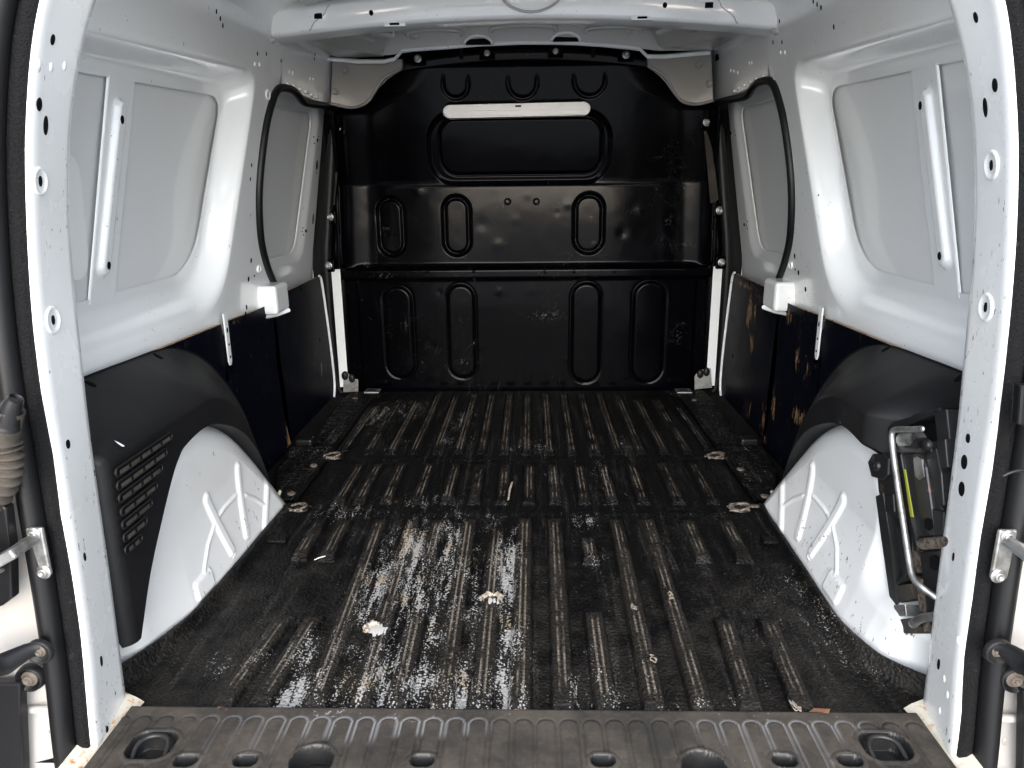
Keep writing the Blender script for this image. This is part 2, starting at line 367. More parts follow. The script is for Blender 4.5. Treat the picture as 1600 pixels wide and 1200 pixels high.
def sdpath(x, y, pts):
    o = None
    for a, b in zip(pts[:-1], pts[1:]):
        d = sdseg(x, y, a, b); o = d if o is None else np.minimum(o, d)
    return o

# ================================================================== ground and van
gp = meshobj('pavement', [(-60, -60, -.6), (60, -60, -.6), (60, 60, -.6), (-60, 60, -.6)], [(0, 1, 2, 3)], 'ground', None, False); gp['kind'] = 'structure'
VAN = empty('cargo_van', (0, 1.7, -.6), 'empty white cargo van seen through its open rear doors, black bulkhead at the far end', 'van')

# body shell: outer skins, floor pan, added front light block (closed but for the rear opening)
def sheet4(name, pts, m, parent=VAN): return meshobj(name, pts, [(0, 1, 2, 3)], m, parent, False)
for s in (-1, 1):
    prof = [(.80, -.35), (.815, .1), (.81, .45), (.80, .56), (.735, 1.05), (.70, 1.16), (.60, 1.245), (.3, 1.285), (0, 1.295)]
    P = np.array([[[s*x, y, z] for x, z in prof] for y in (.86, 1.4, 2.0, 2.75)])
    gridmesh('body_side', P, 'white', VAN)
sheet4('floor_pan', [(-.81, .80, -.012), (.81, .80, -.012), (.81, 2.74, -.012), (-.81, 2.74, -.012)], 'flock')
sheet4('underbody', [(-.80, .86, -.14), (.80, .86, -.14), (.80, 2.75, -.14), (-.80, 2.75, -.14)], 'plastic')
sheet4('front_light_block', [(-.81, 2.75, -.35), (.81, 2.75, -.35), (.81, 2.75, 1.28), (-.81, 2.75, 1.28)], 'plastic')  # unseen sheet added behind the bulkhead to stop sky light leaking in

# ------------------------------------------------------------------ rear door frame with its seal
def edge_mean(pl, pr, y0):
    A = sorted((float(abs(p[0])), float(p[2])) for p in [PL(u, v, (0, 1, -.06), y0) for u, v in pl]); A.sort(key=lambda q: q[1])
    B = [(float(abs(p[0])), float(p[2])) for p in [PL(u, v, (0, 1, -.06), y0) for u, v in pr]]; B.sort(key=lambda q: q[1])
    zz = np.linspace(.03, .94, 10); return zz, (np.interp(zz, [q[1] for q in A], [q[0] for q in A])+np.interp(zz, [q[1] for q in B], [q[0] for q in B]))/2
zi, xi = edge_mean([(187, 1120), (160, 900), (130, 700), (117, 560), (102, 400), (98, 250), (106, 160), (122, 70), (150, 0)], [(1438, 1090), (1462, 900), (1475, 800), (1500, 600), (1520, 400), (1525, 250), (1515, 130), (1500, 50), (1490, 0)], .888)
INN = [(float(xi[0]), -.06)]+[(float(a), float(b)) for a, b in zip(xi, zi)]+[(float(xi[-1])-.045, 1.01), (.36, 1.085), (.2, 1.11), (.0, 1.115)]
def lipz(side):
    if side < 0: px = [(137, 1189), (119, 1000), (89, 800), (76, 700), (56, 600), (46, 500), (30, 300), (30, 150), (52, 0)]
    else: px = [(1488, 1189), (1505, 1000), (1530, 830), (1553, 700), (1567, 600), (1577, 500), (1588, 300), (1582, 150), (1562, 0)]
    return [PL(u, v, (0, 1, -.06), .805) for u, v in px]
La = [(abs(p[0]), p[2]) for p in lipz(-1)]; Ra = [(abs(p[0]), p[2]) for p in lipz(1)]
zz = np.linspace(.02, .93, 9)
xm = (np.interp(zz, [p[1] for p in La], [p[0] for p in La])+np.interp(zz, [p[1] for p in Ra], [p[0] for p in Ra]))/2
print('lip x', [(round(float(a), 3), round(float(b), 3)) for a, b in zip(zz, xm)])
LIP = [(float(xm[0]), -.06)]+[(float(a), float(b)) for a, b in zip(xm, zz)]+[(float(xm[-1])-.05, 1.02), (.37, 1.10), (.2, 1.13), (0, 1.135)]
inn = resample(smooth_path(INN, 10), 120); lip = resample(smooth_path(LIP, 10), 120)
full = lambda p: np.vstack([p*[-1, 1], (p[::-1])[1:]])     # left foot, over the top, right foot
inn2, lip2 = full(inn), full(lip)
def nrm2(p):
    t = np.gradient(p, axis=0); t /= np.linalg.norm(t, axis=1, keepdims=True); return np.stack([-t[:, 1], t[:, 0]], 1)   # outward
ni, nl = nrm2(inn2), nrm2(lip2)
def ring(p, nv, o, y): q = p+nv*o; return np.stack([q[:, 0], y+.06*q[:, 1], q[:, 1]], 1)
wob = (np.interp(np.arange(len(lip2)), np.arange(0, len(lip2), 6), rng.uniform(-.0018, .0018, len(range(0, len(lip2), 6)))))[:, None]
rings = [ring(inn2, ni, .10, .945), ring(inn2, ni, .03, .915), ring(inn2, ni, .008, .904), ring(inn2, ni, .0015, .897), ring(inn2, ni, 0, .888)]
for t in (.08, .3, .55, .75): rings.append(ring(inn2*(1-t)+lip2*t, ni*(1-t)+nl*t, -.006*t, .888*(1-t)+.826*t))
rings += [ring(lip2, nl, -.0065, .822), ring(lip2, nl, -.0078, .814), ring(lip2, nl, -.007, .808)]
FR = np.stack(rings)
cw = np.array([0, .2, .6, 1, 1, .9, .45, .3, .5, .7, .8, .5])[:len(FR), None]*np.ones((1, FR.shape[1])); gridmesh('rear_door_frame', FR, 'pillar', VAN, attrs={'chip': cw}); frame_o = bpy.data.objects['rear_door_frame']
fl = np.stack([ring(lip2, nl, -.007, .808), ring(lip2, nl, -.0065, .8055), ring(lip2+wob*nl, nl, -.003, .8035), ring(lip2+wob*nl, nl, .0, .804), ring(lip2, nl, .018, .812), ring(lip2, nl, .11, .82)])
gridmesh('frame_lip', fl, 'pillar', frame_o)
# seal: flocked carrier + smooth bulb
fk = np.stack([ring(lip2+wob*nl, nl, -.003, .807), ring(lip2+wob*nl, nl, -.001, .799), ring(lip2, nl, .006, .796), ring(lip2, nl, .014, .797), ring(lip2, nl, .018, .806)])
sealo = gridmesh('door_seal', fk, 'flock', VAN)[0]
a = np.linspace(0, 2*math.pi, 15)
gridmesh('seal_bulb', np.stack([ring(lip2, nl, .027+.0135*math.cos(t), .792+.016*math.sin(t)) for t in a]), 'seal', sealo)
def on_frame(u, v):
    s = -1 if u < 815 else 1; p = PL(u, v, (0, 1, -.06), .855)
    for _ in range(3):
        z = p[2]; k = np.argmin(np.abs(inn[:, 1]-z)); k2 = np.argmin(np.abs(lip[:, 1]-z))
        A = np.array([s*inn[k, 0], .888+.06*inn[k, 1], inn[k, 1]]); B = np.array([s*lip[k2, 0], .826+.06*lip[k2, 1], lip[k2, 1]])
        k3 = max(k-4, 0); C = np.array([s*inn[k3, 0], .888+.06*inn[k3, 1], inn[k3, 1]])
        nn = np.cross(B-A, C-A); nn /= np.linalg.norm(nn)
        if nn[1] > 0: nn = -nn
        p = PL(u, v, nn, nn@A)
    return p, nn
for u, v, rx, ry in [(82, 62, .004, .006), (61, 163, .006, .0075), (71, 196, .005, .011), (106, 694, .005, .006), (132, 870, .003, .006), (158, 1033, .003, .008), (167, 1140, .003, .006),
                     (1525, 27, .004, .006), (1555, 133, .006, .0075), (1540, 168, .005, .011), (1513, 685, .006, .006), (1507, 722, .009, .0095), (1503, 764, .009, .0095), (1490, 870, .003, .006), (1467, 1038, .004, .008), (1459, 1146, .0035, .006)]:
    p, nn = hit(frame_o, u, v)
    if p is not None: hole(frame_o, p, nn, rx, ry)
for u, v, r in [(62, 283, .017), (82, 500, .018), (1550, 258, .018), (1541, 480, .018)]:
    p, nn = hit(frame_o, u, v)
    if p is not None: boss(frame_o, p, nn, r, 'pillar', .0025); hole(frame_o, p, nn, .0035, .006, off=.0014)
for u, v in [(60, 100), (80, 105), (101, 103), (1475, 1060), (1480, 1085), (1468, 1110), (1497, 1000)]:
    p, nn = hit(frame_o, u, v)
    if p is not None: place('spot_weld', lathe_mesh('weld', [(1, -.2), (.9, .3), (.5, .8), (.0001, .9)], 'pillar', 12), p, nn, frame_o, (.004, .006, .0016))
# sealant strip where the pillars meet the sill
for s in (-1, 1):
    q = [(s*.532, .893, .006), (s*.556, .76, .012), (s*.575, .74, .04), (s*.585, .82, .03), (s*.580, .895, .03)]
    V = np.array([[(s*.560, .905, .002), (s*.568, .85, .002), (s*.566, .80, .002), (s*.566, .74, .002)], [(s*.570, .905, .010), (s*.576, .85, .011), (s*.576, .80, .010), (s*.576, .74, .010)], [(s*.590, .905, .02), (s*.592, .85, .022), (s*.594, .80, .02), (s*.594, .74, .02)]])
    gridmesh('sealant_joint', V, 'sealant', VAN)

# ------------------------------------------------------------------ side walls
n = 44
def side_poly(sides): return np.vstack([resample(q, n+1)[:-1] for q in sides])
front_edge = smooth_path([(2.09, .40), (2.06, .47), (1.985, .535), (1.925, .62), (1.90, .74), (1.92, .87), (1.962, .955), (2.02, 1.003)], 8)
front_edge = np.vstack([front_edge, [(2.04, 1.06), (2.05, 1.13)]])
L0 = side_poly([[(.925, .40), (2.09, .40)], front_edge, [(2.05, 1.13), (.925, 1.13)], [(.925, 1.13), (.925, .40)]])
L1 = rquad([(.935, .452), (1.70, .455), (1.865, 1.02), (.935, .958)], (.03, .13, .07, .03), n)
L3 = rquad([(.965, .530), (1.675, .537), (1.822, .977), (.965, .94)], (.03, .115, .065, .03), n)
L4 = rquad([(.985, .551), (1.660, .560), (1.805, .952), (.985, .916)], (.02, .105, .055, .02), n)
D0 = rquad([(1.86, .42), (2.60, .42), (2.66, 1.03), (1.86, 1.03)], (.01, .01, .05, .01), n)
D1 = rquad([(1.93, .505), (2.50, .50), (2.61, 1.005), (1.93, .995)], (.05, .06, .06, .03), n)
D4 = rquad([(1.98, .541), (2.435, .533), (2.555, .983), (1.98, .962)], (.05, .06, .05, .03), n)
for s in (-1, 1):
    def lift(L, xf): return np.stack([s*xf, L[:, 0], L[:, 1]], 1)
    loops = []
    for t in (0, .35, .7, .92): Lq = L0*(1-t)+L1*t; loops.append(lift(Lq, Sx(Lq[:, 1])))
    for t in np.linspace(0, 1, 15)[0:]:
        Lq = L1*(1-t)+L3*t; e = 1/(1+np.exp(-(t-.5)*7)); e0 = 1/(1+math.exp(3.5)); e = (e-e0)/(1-2*e0)
        loops.append(lift(Lq, Sx(Lq[:, 1])*(1-e)+Wx(Lq[:, 1])*e))
    for t in (.25, .6, .94, 1.0): Lq = L3*(1-t)+L4*t; loops.append(lift(Lq, Wx(Lq[:, 1])))
    wall = gridmesh('side_wall', np.stack(loops), 'white', VAN, closed=True)[0]
    # outer skin seen through the openings (primer, white overspray towards the front edge)
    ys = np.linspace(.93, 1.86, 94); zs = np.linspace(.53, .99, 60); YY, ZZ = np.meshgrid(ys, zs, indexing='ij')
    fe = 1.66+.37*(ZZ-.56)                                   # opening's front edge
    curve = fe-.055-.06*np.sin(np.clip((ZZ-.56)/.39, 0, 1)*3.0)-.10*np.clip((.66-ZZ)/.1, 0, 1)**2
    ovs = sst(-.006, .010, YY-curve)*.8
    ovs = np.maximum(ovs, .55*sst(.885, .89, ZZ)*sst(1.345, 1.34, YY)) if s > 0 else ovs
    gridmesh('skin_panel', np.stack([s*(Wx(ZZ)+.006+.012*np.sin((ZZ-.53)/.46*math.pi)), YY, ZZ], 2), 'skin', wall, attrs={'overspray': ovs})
    # strip between the two openings, with its pressed bead
    tt = np.linspace(-.5, .5, 50); zs = np.linspace(.545, .935, 150); TT, ZZ = np.meshgrid(tt, zs, indexing='ij')
    cy = 1.302+.20*(ZZ-.555); wd = .085+.012*(ZZ-.55)
    if s > 0: cy = cy+.012
    YY = cy+TT*wd
    d = sdseg(YY, ZZ, (1.300+(.012 if s > 0 else 0), .607), (1.362+(.012 if s > 0 else 0), .883)); bead = .011*sst(.0195, .008, d)
    edge = .0035*sst(.47, .495, np.abs(TT))+.003*sst(.36, .33, np.abs(TT+.02))*sst(.56, .575, ZZ)*sst(.925, .91, ZZ)*0
    stp = gridmesh('centre_strip', np.stack([s*(Wx(ZZ)-.001-bead+edge), YY, ZZ], 2), 'white', wall,
                   regions=[('pressed_bead', fc(d) < .021)])[0]
    for u, v in ([(191, 187), (170, 415)] if s < 0 else [(1438, 165), (1468, 400)]):
        hole_at(stp, u, v, .0055, .0075)
    # crease across the top shelf and shallow swage under the window
    # roof rail and strip over the sliding door
    prof = [(float(Sx(1.003)), 1.003), (float(Sx(1.06)), 1.06), (float(Sx(1.13)), 1.13)]
    P = np.array([[[s*x, y, z] for x, z in prof] for y in np.linspace(2.035, 2.66, 8)]); gridmesh('door_header', P, 'white', wall)
    prof = [(float(Sx(1.128)), 1.128), (.612, 1.15), (.596, 1.17), (.57, 1.19), (.53, 1.205), (.47, 1.215)]
    P = np.array([[[s*x, y, z] for x, z in prof] for y in np.linspace(.925, 2.66, 10)]); gridmesh('roof_rail', P, 'white', wall)
    # small holes and stud pairs in the upper wall
    px = [(338, 18), (344, 29), (348, 40), (402, 84), (416, 84), (393, 258), (391, 280), (439, 95), (492, 85), (491, 92)] if s < 0 else [(1208, 66), (1222, 66), (1218, 33), (1271, 2), (1277, 7), (1283, 12), (1238, 268), (1303, 42)]
    for u, v in px: hole_at(wall, u, v, .0028, .005)
    px = [(398, 100), (405, 101), (452, 112), (457, 114), (484, 123), (489, 124)] if s < 0 else [(1220, 82), (1227, 82), (1171, 98), (1175, 98), (1142, 110), (1147, 111), (1153, 113)]
    for u, v in px: place('stud', lathe_mesh('stud', [(1, -.2), (.9, .5), (.5, 1), (.0001, 1)], 'white', 10), onWall(u, v, .72, .15, .46, s), (-s, 0, -.15), wall, (.0032, .0055, .003))
    u, v = (418, 148) if s < 0 else (1209, 131); p = onWall(u, v, .72, .15, .46, s); boss(wall, p, (-s, 0, -.15), .014, 'white', .004); hole(wall, p, (-s, 0, -.15), .003, .008, off=.0015)
    if s > 0:
        p = onWall(1121, 85, .72, .15, .46, s); box('square_hole', p, (.006, .034, .034), 'hole', wall, .001)
    # lower C-pillar corner holes
    px = [(388, 436), (404, 420), (397, 431), (385, 480), (392, 407)] if s < 0 else [(1248, 426), (1236, 414), (1243, 421), (1259, 452), (1242, 400)]
    for k, (u, v) in enumerate(px):
        if k == 1: boss(wall, onWall(u, v, .72, .15, .46, s), (-s, 0, -.15), .011, 'white', .004)
        hole_at(wall, u, v, .004 if k != 2 else .0025, .0065 if k != 2 else .003, off=.0014)
    if s < 0:   # rounded cream access cover seen past the left pillar
        pl = rquad([(1.13, .60), (1.205, .60), (1.228, .80), (1.13, .80)], (.02, .035, .035, .02), 16)
        prism('access_cover', [tuple(q) for q in pl], 0, -.722, -.728, 'lens', wall, bevel=.002)
    # ---- sliding door
    loops = []
    for t in (0, .5, 1): Lq = D0*(1-t)+D1*t; loops.append(lift(Lq, Wx(Lq[:, 1])-.006))
    for t in np.linspace(0, 1, 9)[1:]:
        Lq = D1*(1-t)+D4*t; e = t*t*(3-2*t); loops.append(lift(Lq, Wx(Lq[:, 1])-.006+.012*e))
    loops.append(lift(D4, Wx(D4[:, 1])+.010))
    door = gridmesh('sliding_door', np.stack(loops), 'white', VAN, closed=True)[0]
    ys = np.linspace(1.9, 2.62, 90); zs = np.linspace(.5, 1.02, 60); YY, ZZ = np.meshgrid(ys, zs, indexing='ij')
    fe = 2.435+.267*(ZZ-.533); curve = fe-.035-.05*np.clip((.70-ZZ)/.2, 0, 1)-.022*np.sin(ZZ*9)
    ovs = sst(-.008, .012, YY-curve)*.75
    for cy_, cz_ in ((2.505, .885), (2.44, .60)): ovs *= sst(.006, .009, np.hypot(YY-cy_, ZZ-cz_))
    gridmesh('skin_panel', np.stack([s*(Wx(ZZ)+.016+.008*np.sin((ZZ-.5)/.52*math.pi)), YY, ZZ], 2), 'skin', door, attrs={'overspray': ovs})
    px = [(496, 219, 5, 5), (490, 214, 2, 2), (491, 224, 2, 2), (498, 213, 2, 2), (495, 258, 6, 15), (494, 270, 2, 3), (489, 342, 4, 17), (478, 361, 5, 5), (473, 356, 2, 2), (472, 362, 2, 2), (474, 367, 2, 2)] if s < 0 else \
         [(1142, 208, 5, 5), (1148, 204, 2, 2), (1149, 211, 2, 2), (1143, 248, 6, 15), (1144, 259, 2, 3), (1151, 332, 4, 17), (1163, 351, 5, 5), (1168, 346, 2, 2), (1167, 352, 2, 2), (1168, 357, 2, 2)]
    for u, v, rx, ry in px: hole_at(door, u, v, rx*.0011*1.5, ry*.0011)
    # ---- weather strip round the sliding-door opening
    pth = [(2.10, .41), (2.062, .468), (1.985, .535), (1.922, .62), (1.896, .74), (1.916, .87), (1.955, .95), (2.005, .992), (2.10, 1.004), (2.16, .998), (2.22, .984), (2.30, .986), (2.45, .996), (2.56, 1.0)]
    pts = smooth_path([(float(Sx(z))-.004, y, z) for y, z in pth], 8)*[s, 1, 1]
    wsx = tube('weather_strip', pts, .0105, 'seal', VAN, 10)
    pth = smooth_path([(.635, 2.575, 1.0), (.655, 2.595, .93), (.682, 2.60, .74), (.712, 2.605, .52), (.7195, 2.612, .40), (.724, 2.632, .14), (.72, 2.645, .03), (.70, 2.65, -.03)], 8)*[s, 1, 1]
    tube('front_strip', pth, .017, 'seal', wsx, 10)
    for k in range(6):   # stitched lip over the door opening
        y = 2.08+k*.055; box('lip_tab', (s*(float(Sx(1.016))-.003), y, 1.013+.002*math.sin(k)), (.008, .02, .008), 'white', wall, .002)
    # ---- white B-pillar strip beside the bulkhead
    bp = np.array([[[s*x, 2.607, z] for x in (.668, .700)] for z in np.linspace(.02, .46, 5)]); gridmesh('pillar_strip', bp, 'white', VAN)

# ------------------------------------------------------------------ latch boxes
for s in (-1, 1):
    c = (s*.712, 1.985, .449); lb = box('latch_box', c, (.086, .105, .078), 'white', VAN, .009)
    p = onY(396 if s < 0 else 1247, 486 if s < 0 else 470, 1.9325); p[0] = s*abs(p[0])
    boss(lb, (p[0], 1.932, p[2]), (0, -1, 0), .015, 'white', .004); hole(lb, (p[0], 1.932, p[2]), (0, -1, 0), .005, .005, off=.0015)
    tube('latch_rod', [(s*.715, 1.93, .402), (s*.685, 1.97, .405), (s*.672, 2.03, .407)], .006, 'white', lb)

# ------------------------------------------------------------------ hardboard linings
def wear_at(spots, p):
    w = 0
    for (y, z, ry, rz, a) in spots: w = max(w, a*math.exp(-((p[1]-y)/ry)**2-((p[2]-z)/rz)**2))
    return w
for s in (-1, 1):
    # rear lining, with the notch for the white tongue
    yn = 1.668 if s < 0 else 1.70
    fe = [(2.045, -.01), (2.02, .05), (2.0, .12), (1.985, .27), (1.998, .39), (2.005, .43)]
    top = [(1.90, .431), (yn+.016, .438), (yn+.013, .41), (yn+.012, .345), (yn+.006, .331), (yn-.006, .331), (yn-.012, .345), (yn-.013, .41), (yn-.018, .437), (1.40, .441), (.93, .452)]
    poly = fe+top+[(.93, -.01)]
    spots = [(1.42, .40, .02, .025, .8), (2.03, .02, .03, .05, 1.0), (1.66, .43, .3, .008, .5)] if s < 0 else [(1.83, .31, .02, .03, .7), (1.79, .17, .05, .03, .75), (2.05, .03, .03, .03, 1), (1.97, .14, .02, .05, .7), (1.9, .4, .03, .02, .7), (1.76, .29, .02, .03, .5)]
    # front face as a fine sheet so that the wear has a shape, edge as a prism
    lining = prism('lining_board', poly, 0, s*.7045, s*.712, 'board', VAN, edge='rawedge')
    ys = np.linspace(.94, 2.04, 180); zs = np.linspace(0, .428, 80); YY, ZZ = np.meshgrid(ys, zs, indexing='ij')
    fy = np.interp(ZZ, [q[1] for q in fe], [q[0] for q in fe]); YY = .94+(YY-.94)/(2.04-.94)*(fy-.003-.94)
    ty = np.interp(YY, [q[0] for q in top[::-1]], [q[1] for q in top[::-1]]); 
    ZZ = ZZ/.428*(np.where(np.abs(YY-yn) < .02, .325, .436)-.002+.0*ty)
    ww = np.zeros_like(YY)
    for (y, z, ry, rz, a_) in spots: ww = np.maximum(ww, a_*np.exp(-((YY-y)/ry/1.4)**2-((ZZ-z)/rz/1.4)**2))
    gridmesh('lining_face', np.stack([s*(.7035+0*YY), YY, ZZ], 2), 'board', lining, attrs={'wear': ww})
    px = [(338, 487), (290, 530), (372, 452+30), (392, 548), (384, 483), (421, 603), (421, 714), (376, 490)] if s < 0 else [(1259, 480), (1300, 497), (1344, 520), (1385, 545), (1338, 578), (1226, 515), (1220, 710), (1285, 488)]
    for u, v in px: hole_at(lining, u, v+9, .0045, .008)
    # white tongue hanging in the notch
    tl = prism('wall_tongue', [(yn-.010, .46), (yn-.009, .345), (yn-.004, .335), (yn+.004, .335), (yn+.009, .345), (yn+.010, .46)], 0, s*.699, s*.703, 'white', VAN, bevel=.001)
    for z in (.42, .385, .355): hole(tl, (s*.699, yn, z), (-s, 0, 0), .003, .006 if z > .4 else .003)
    # sliding-door lining
    poly = [(1.95, -.10), (2.20, -.10), (2.26, -.09), (2.42, -.078), (2.52, -.058), (2.575, -.02), (2.60, .03), (2.598, .10), (2.578, .24), (2.545, .40), (2.53, .435), (2.515, .444), (1.95, .436)]
    dl = prism('door_lining', poly, 0, s*.7245, s*.731, 'board', VAN, edge='rawedge')
    ys = np.linspace(0, 1, 110); zs = np.linspace(-.06, .436, 90); TT, ZZ = np.meshgrid(ys, zs, indexing='ij')
    fy = np.interp(ZZ, [-.06, -.02, .03, .10, .24, .40, .436], [2.51, 2.573, 2.598, 2.596, 2.576, 2.543, 2.53]); YY = 1.96+TT*(fy-.004-1.96)
    spots = [(2.47, .12, .012, .03, .9)] if s < 0 else [(2.33, .34, .025, .06, .95), (2.27, .36, .012, .05, .85), (2.28, .25, .02, .03, .9), (2.40, .42, .12, .012, .8), (2.22, .41, .05, .02, .7), (2.27, .03, .04, .04, .6), (2.10, .05, .03, .05, .8)]
    ww = np.zeros_like(YY)
    for (y, z, ry, rz, a_) in spots: ww = np.maximum(ww, a_*np.exp(-((YY-y)/ry/1.4)**2-((ZZ-z)/rz/1.4)**2))
    gridmesh('lining_face', np.stack([s*(.7235+0*YY), YY, ZZ], 2), 'board', dl, attrs={'wear': ww})
    pe = smooth_path([(2.518, .447), (2.537, .435), (2.549, .40), (2.582, .24), (2.602, .10), (2.604, .03), (2.578, -.022), (2.52, -.062), (2.42, -.082), (2.26, -.094), (2.1, -.1)], 6)
    tube('door_edge', [(s*.7195, y, z) for y, z in pe], .0045, 'white', dl, 8)
    for u, v in ([(443, 461), (470, 450), (500, 530), (412, 525)] if s < 0 else [(1171, 444), (1196, 455), (1145, 556)]): hole_at(dl, u, v, .0045, .008)

# ------------------------------------------------------------------ wheel arches
def yz(u, v, x=-.60): p = onX(u, v, x); return (float(p[1]), float(p[2]))
ribsL = [(yz(322, 780), yz(349, 862), .011), (yz(371, 731), yz(371, 836), .0105), (yz(409, 760), yz(392, 848), .0095)]
arc1 = [yz(*q) for q in [(309, 895), (318, 853), (332, 815), (347, 793), (365, 774)]]; arc1b = [yz(*q) for q in [(378, 774), (390, 779), (401, 789)]]
arc2 = [yz(*q) for q in [(337, 918), (340, 890), (350, 863), (365, 845), (378, 842), (388, 849)]]
padc = [yz(283, 897), yz(296, 893), yz(336, 905), yz(336, 934), yz(284, 934)]
pcy = sum(q[0] for q in padc)/5; pcz = sum(q[1] for q in padc)/5
print('arch ribs', ribsL, 'pad', pcy, pcz)
CY, CZ = 1.27, -.03
for s in (-1, 1):
    prof = [(1.10, .722), (1.075, .705), (1.055, .685), (1.035, .665), (1.012, .645), (.985, .627), (.955, .614), (.91, .605), (.86, .6015)]+[(r, .600-.001*(1-r)) for r in np.linspace(.84, .0, 90)]
    rr = np.array([p[0] for p in prof])/.965; xx = np.array([p[1] for p in prof])
    OL = resample(smooth_path([(1.665, -.05), (1.635, .0), (1.58, .08), (1.515, .158), (1.425, .24), (1.335, .291), (1.25, .316), (1.165, .312), (1.09, .262), (1.0, .165), (.93, .098), (.87, .03), (.84, -.05)], 8), 230)
    _, RR = np.meshgrid(np.arange(230), rr, indexing='ij'); _, XX = np.meshgrid(np.arange(230), xx, indexing='ij')
    YY = CY+(OL[:, :1]-CY)*RR; ZZ = CZ+(OL[:, 1:]-CZ)*RR
    XX = XX+.085*sst(1.02, .90, YY)*sst(.30, .0, ZZ)*.6+(.06*sst(1.13, 1.06, YY)*sst(.07, .15, ZZ) if s > 0 else 0)
    tilt = np.interp(YY, [.95, 1.0, 1.06, 1.137, 1.29, 1.52], [-.03, -.012, .0, .014, .024, .028]) if s < 0 else np.interp(YY, [.93, .945, .994, 1.05, 1.116, 1.244, 1.525], [-.02, -.01, .030, .043, .047, .044, .036])
    XX = XX-tilt*(np.clip((.17-ZZ)/.17, 0, 1.1))**1.3*sst(1.06, .9, RR)
    h = np.zeros_like(YY)
    for a_, b_, w in ribsL: h = np.maximum(h, .0048*sst(w+.005, w-.005, sdseg(YY, ZZ, a_, b_)))
    ribm = fc(h) > .0007
    h = np.maximum(h, .003*sst(.006, .001, sdpath(YY, ZZ, arc1))); h = np.maximum(h, .003*sst(.006, .001, sdpath(YY, ZZ, arc1b)))
    ins = sst(0, .006, sdpath(YY, ZZ, arc2)); h = h-.0022*sst(.006, .0, sdpath(YY, ZZ, arc2))
    dp = sdbox(YY, ZZ, pcy, pcz, .034, .021, .010); h = np.maximum(h, .0045*sst(.002, -.007, dp))
    P = np.stack([s*(XX-h), YY, ZZ], 2)
    regs = [('pressed_rib', (fc(sdseg(YY, ZZ, a_, b_)) < w+.005)) for a_, b_, w in ribsL]+[('pressed_pad', fc(dp) < .003)]
    gridmesh('wheel_arch', P, 'arch', VAN, regions=regs, attrs={'chip': .1+.5*(h > .002)+.1*np.exp(-((YY-1.05)/.08)**2)})
    # rear floor flank between arch and pillar
    fl_ = np.array([[[s*x, y, z] for (x, z) in ((.735, .22), (.70, .12), (.675, .05), (.64, .0))] for y in (.90, .96, 1.02)]); gridmesh('floor_flank', fl_, 'arch', VAN)
    # worn edge strip where arch meets the floor at its front
    tube('arch_flange', [(s*.612, 1.665, .004), (s*.600, 1.61, .016), (s*.590, 1.55, .012), (s*.588, 1.47, .006)], .008, 'sealant', VAN, 8, flat=((1, 0, 0), .5))

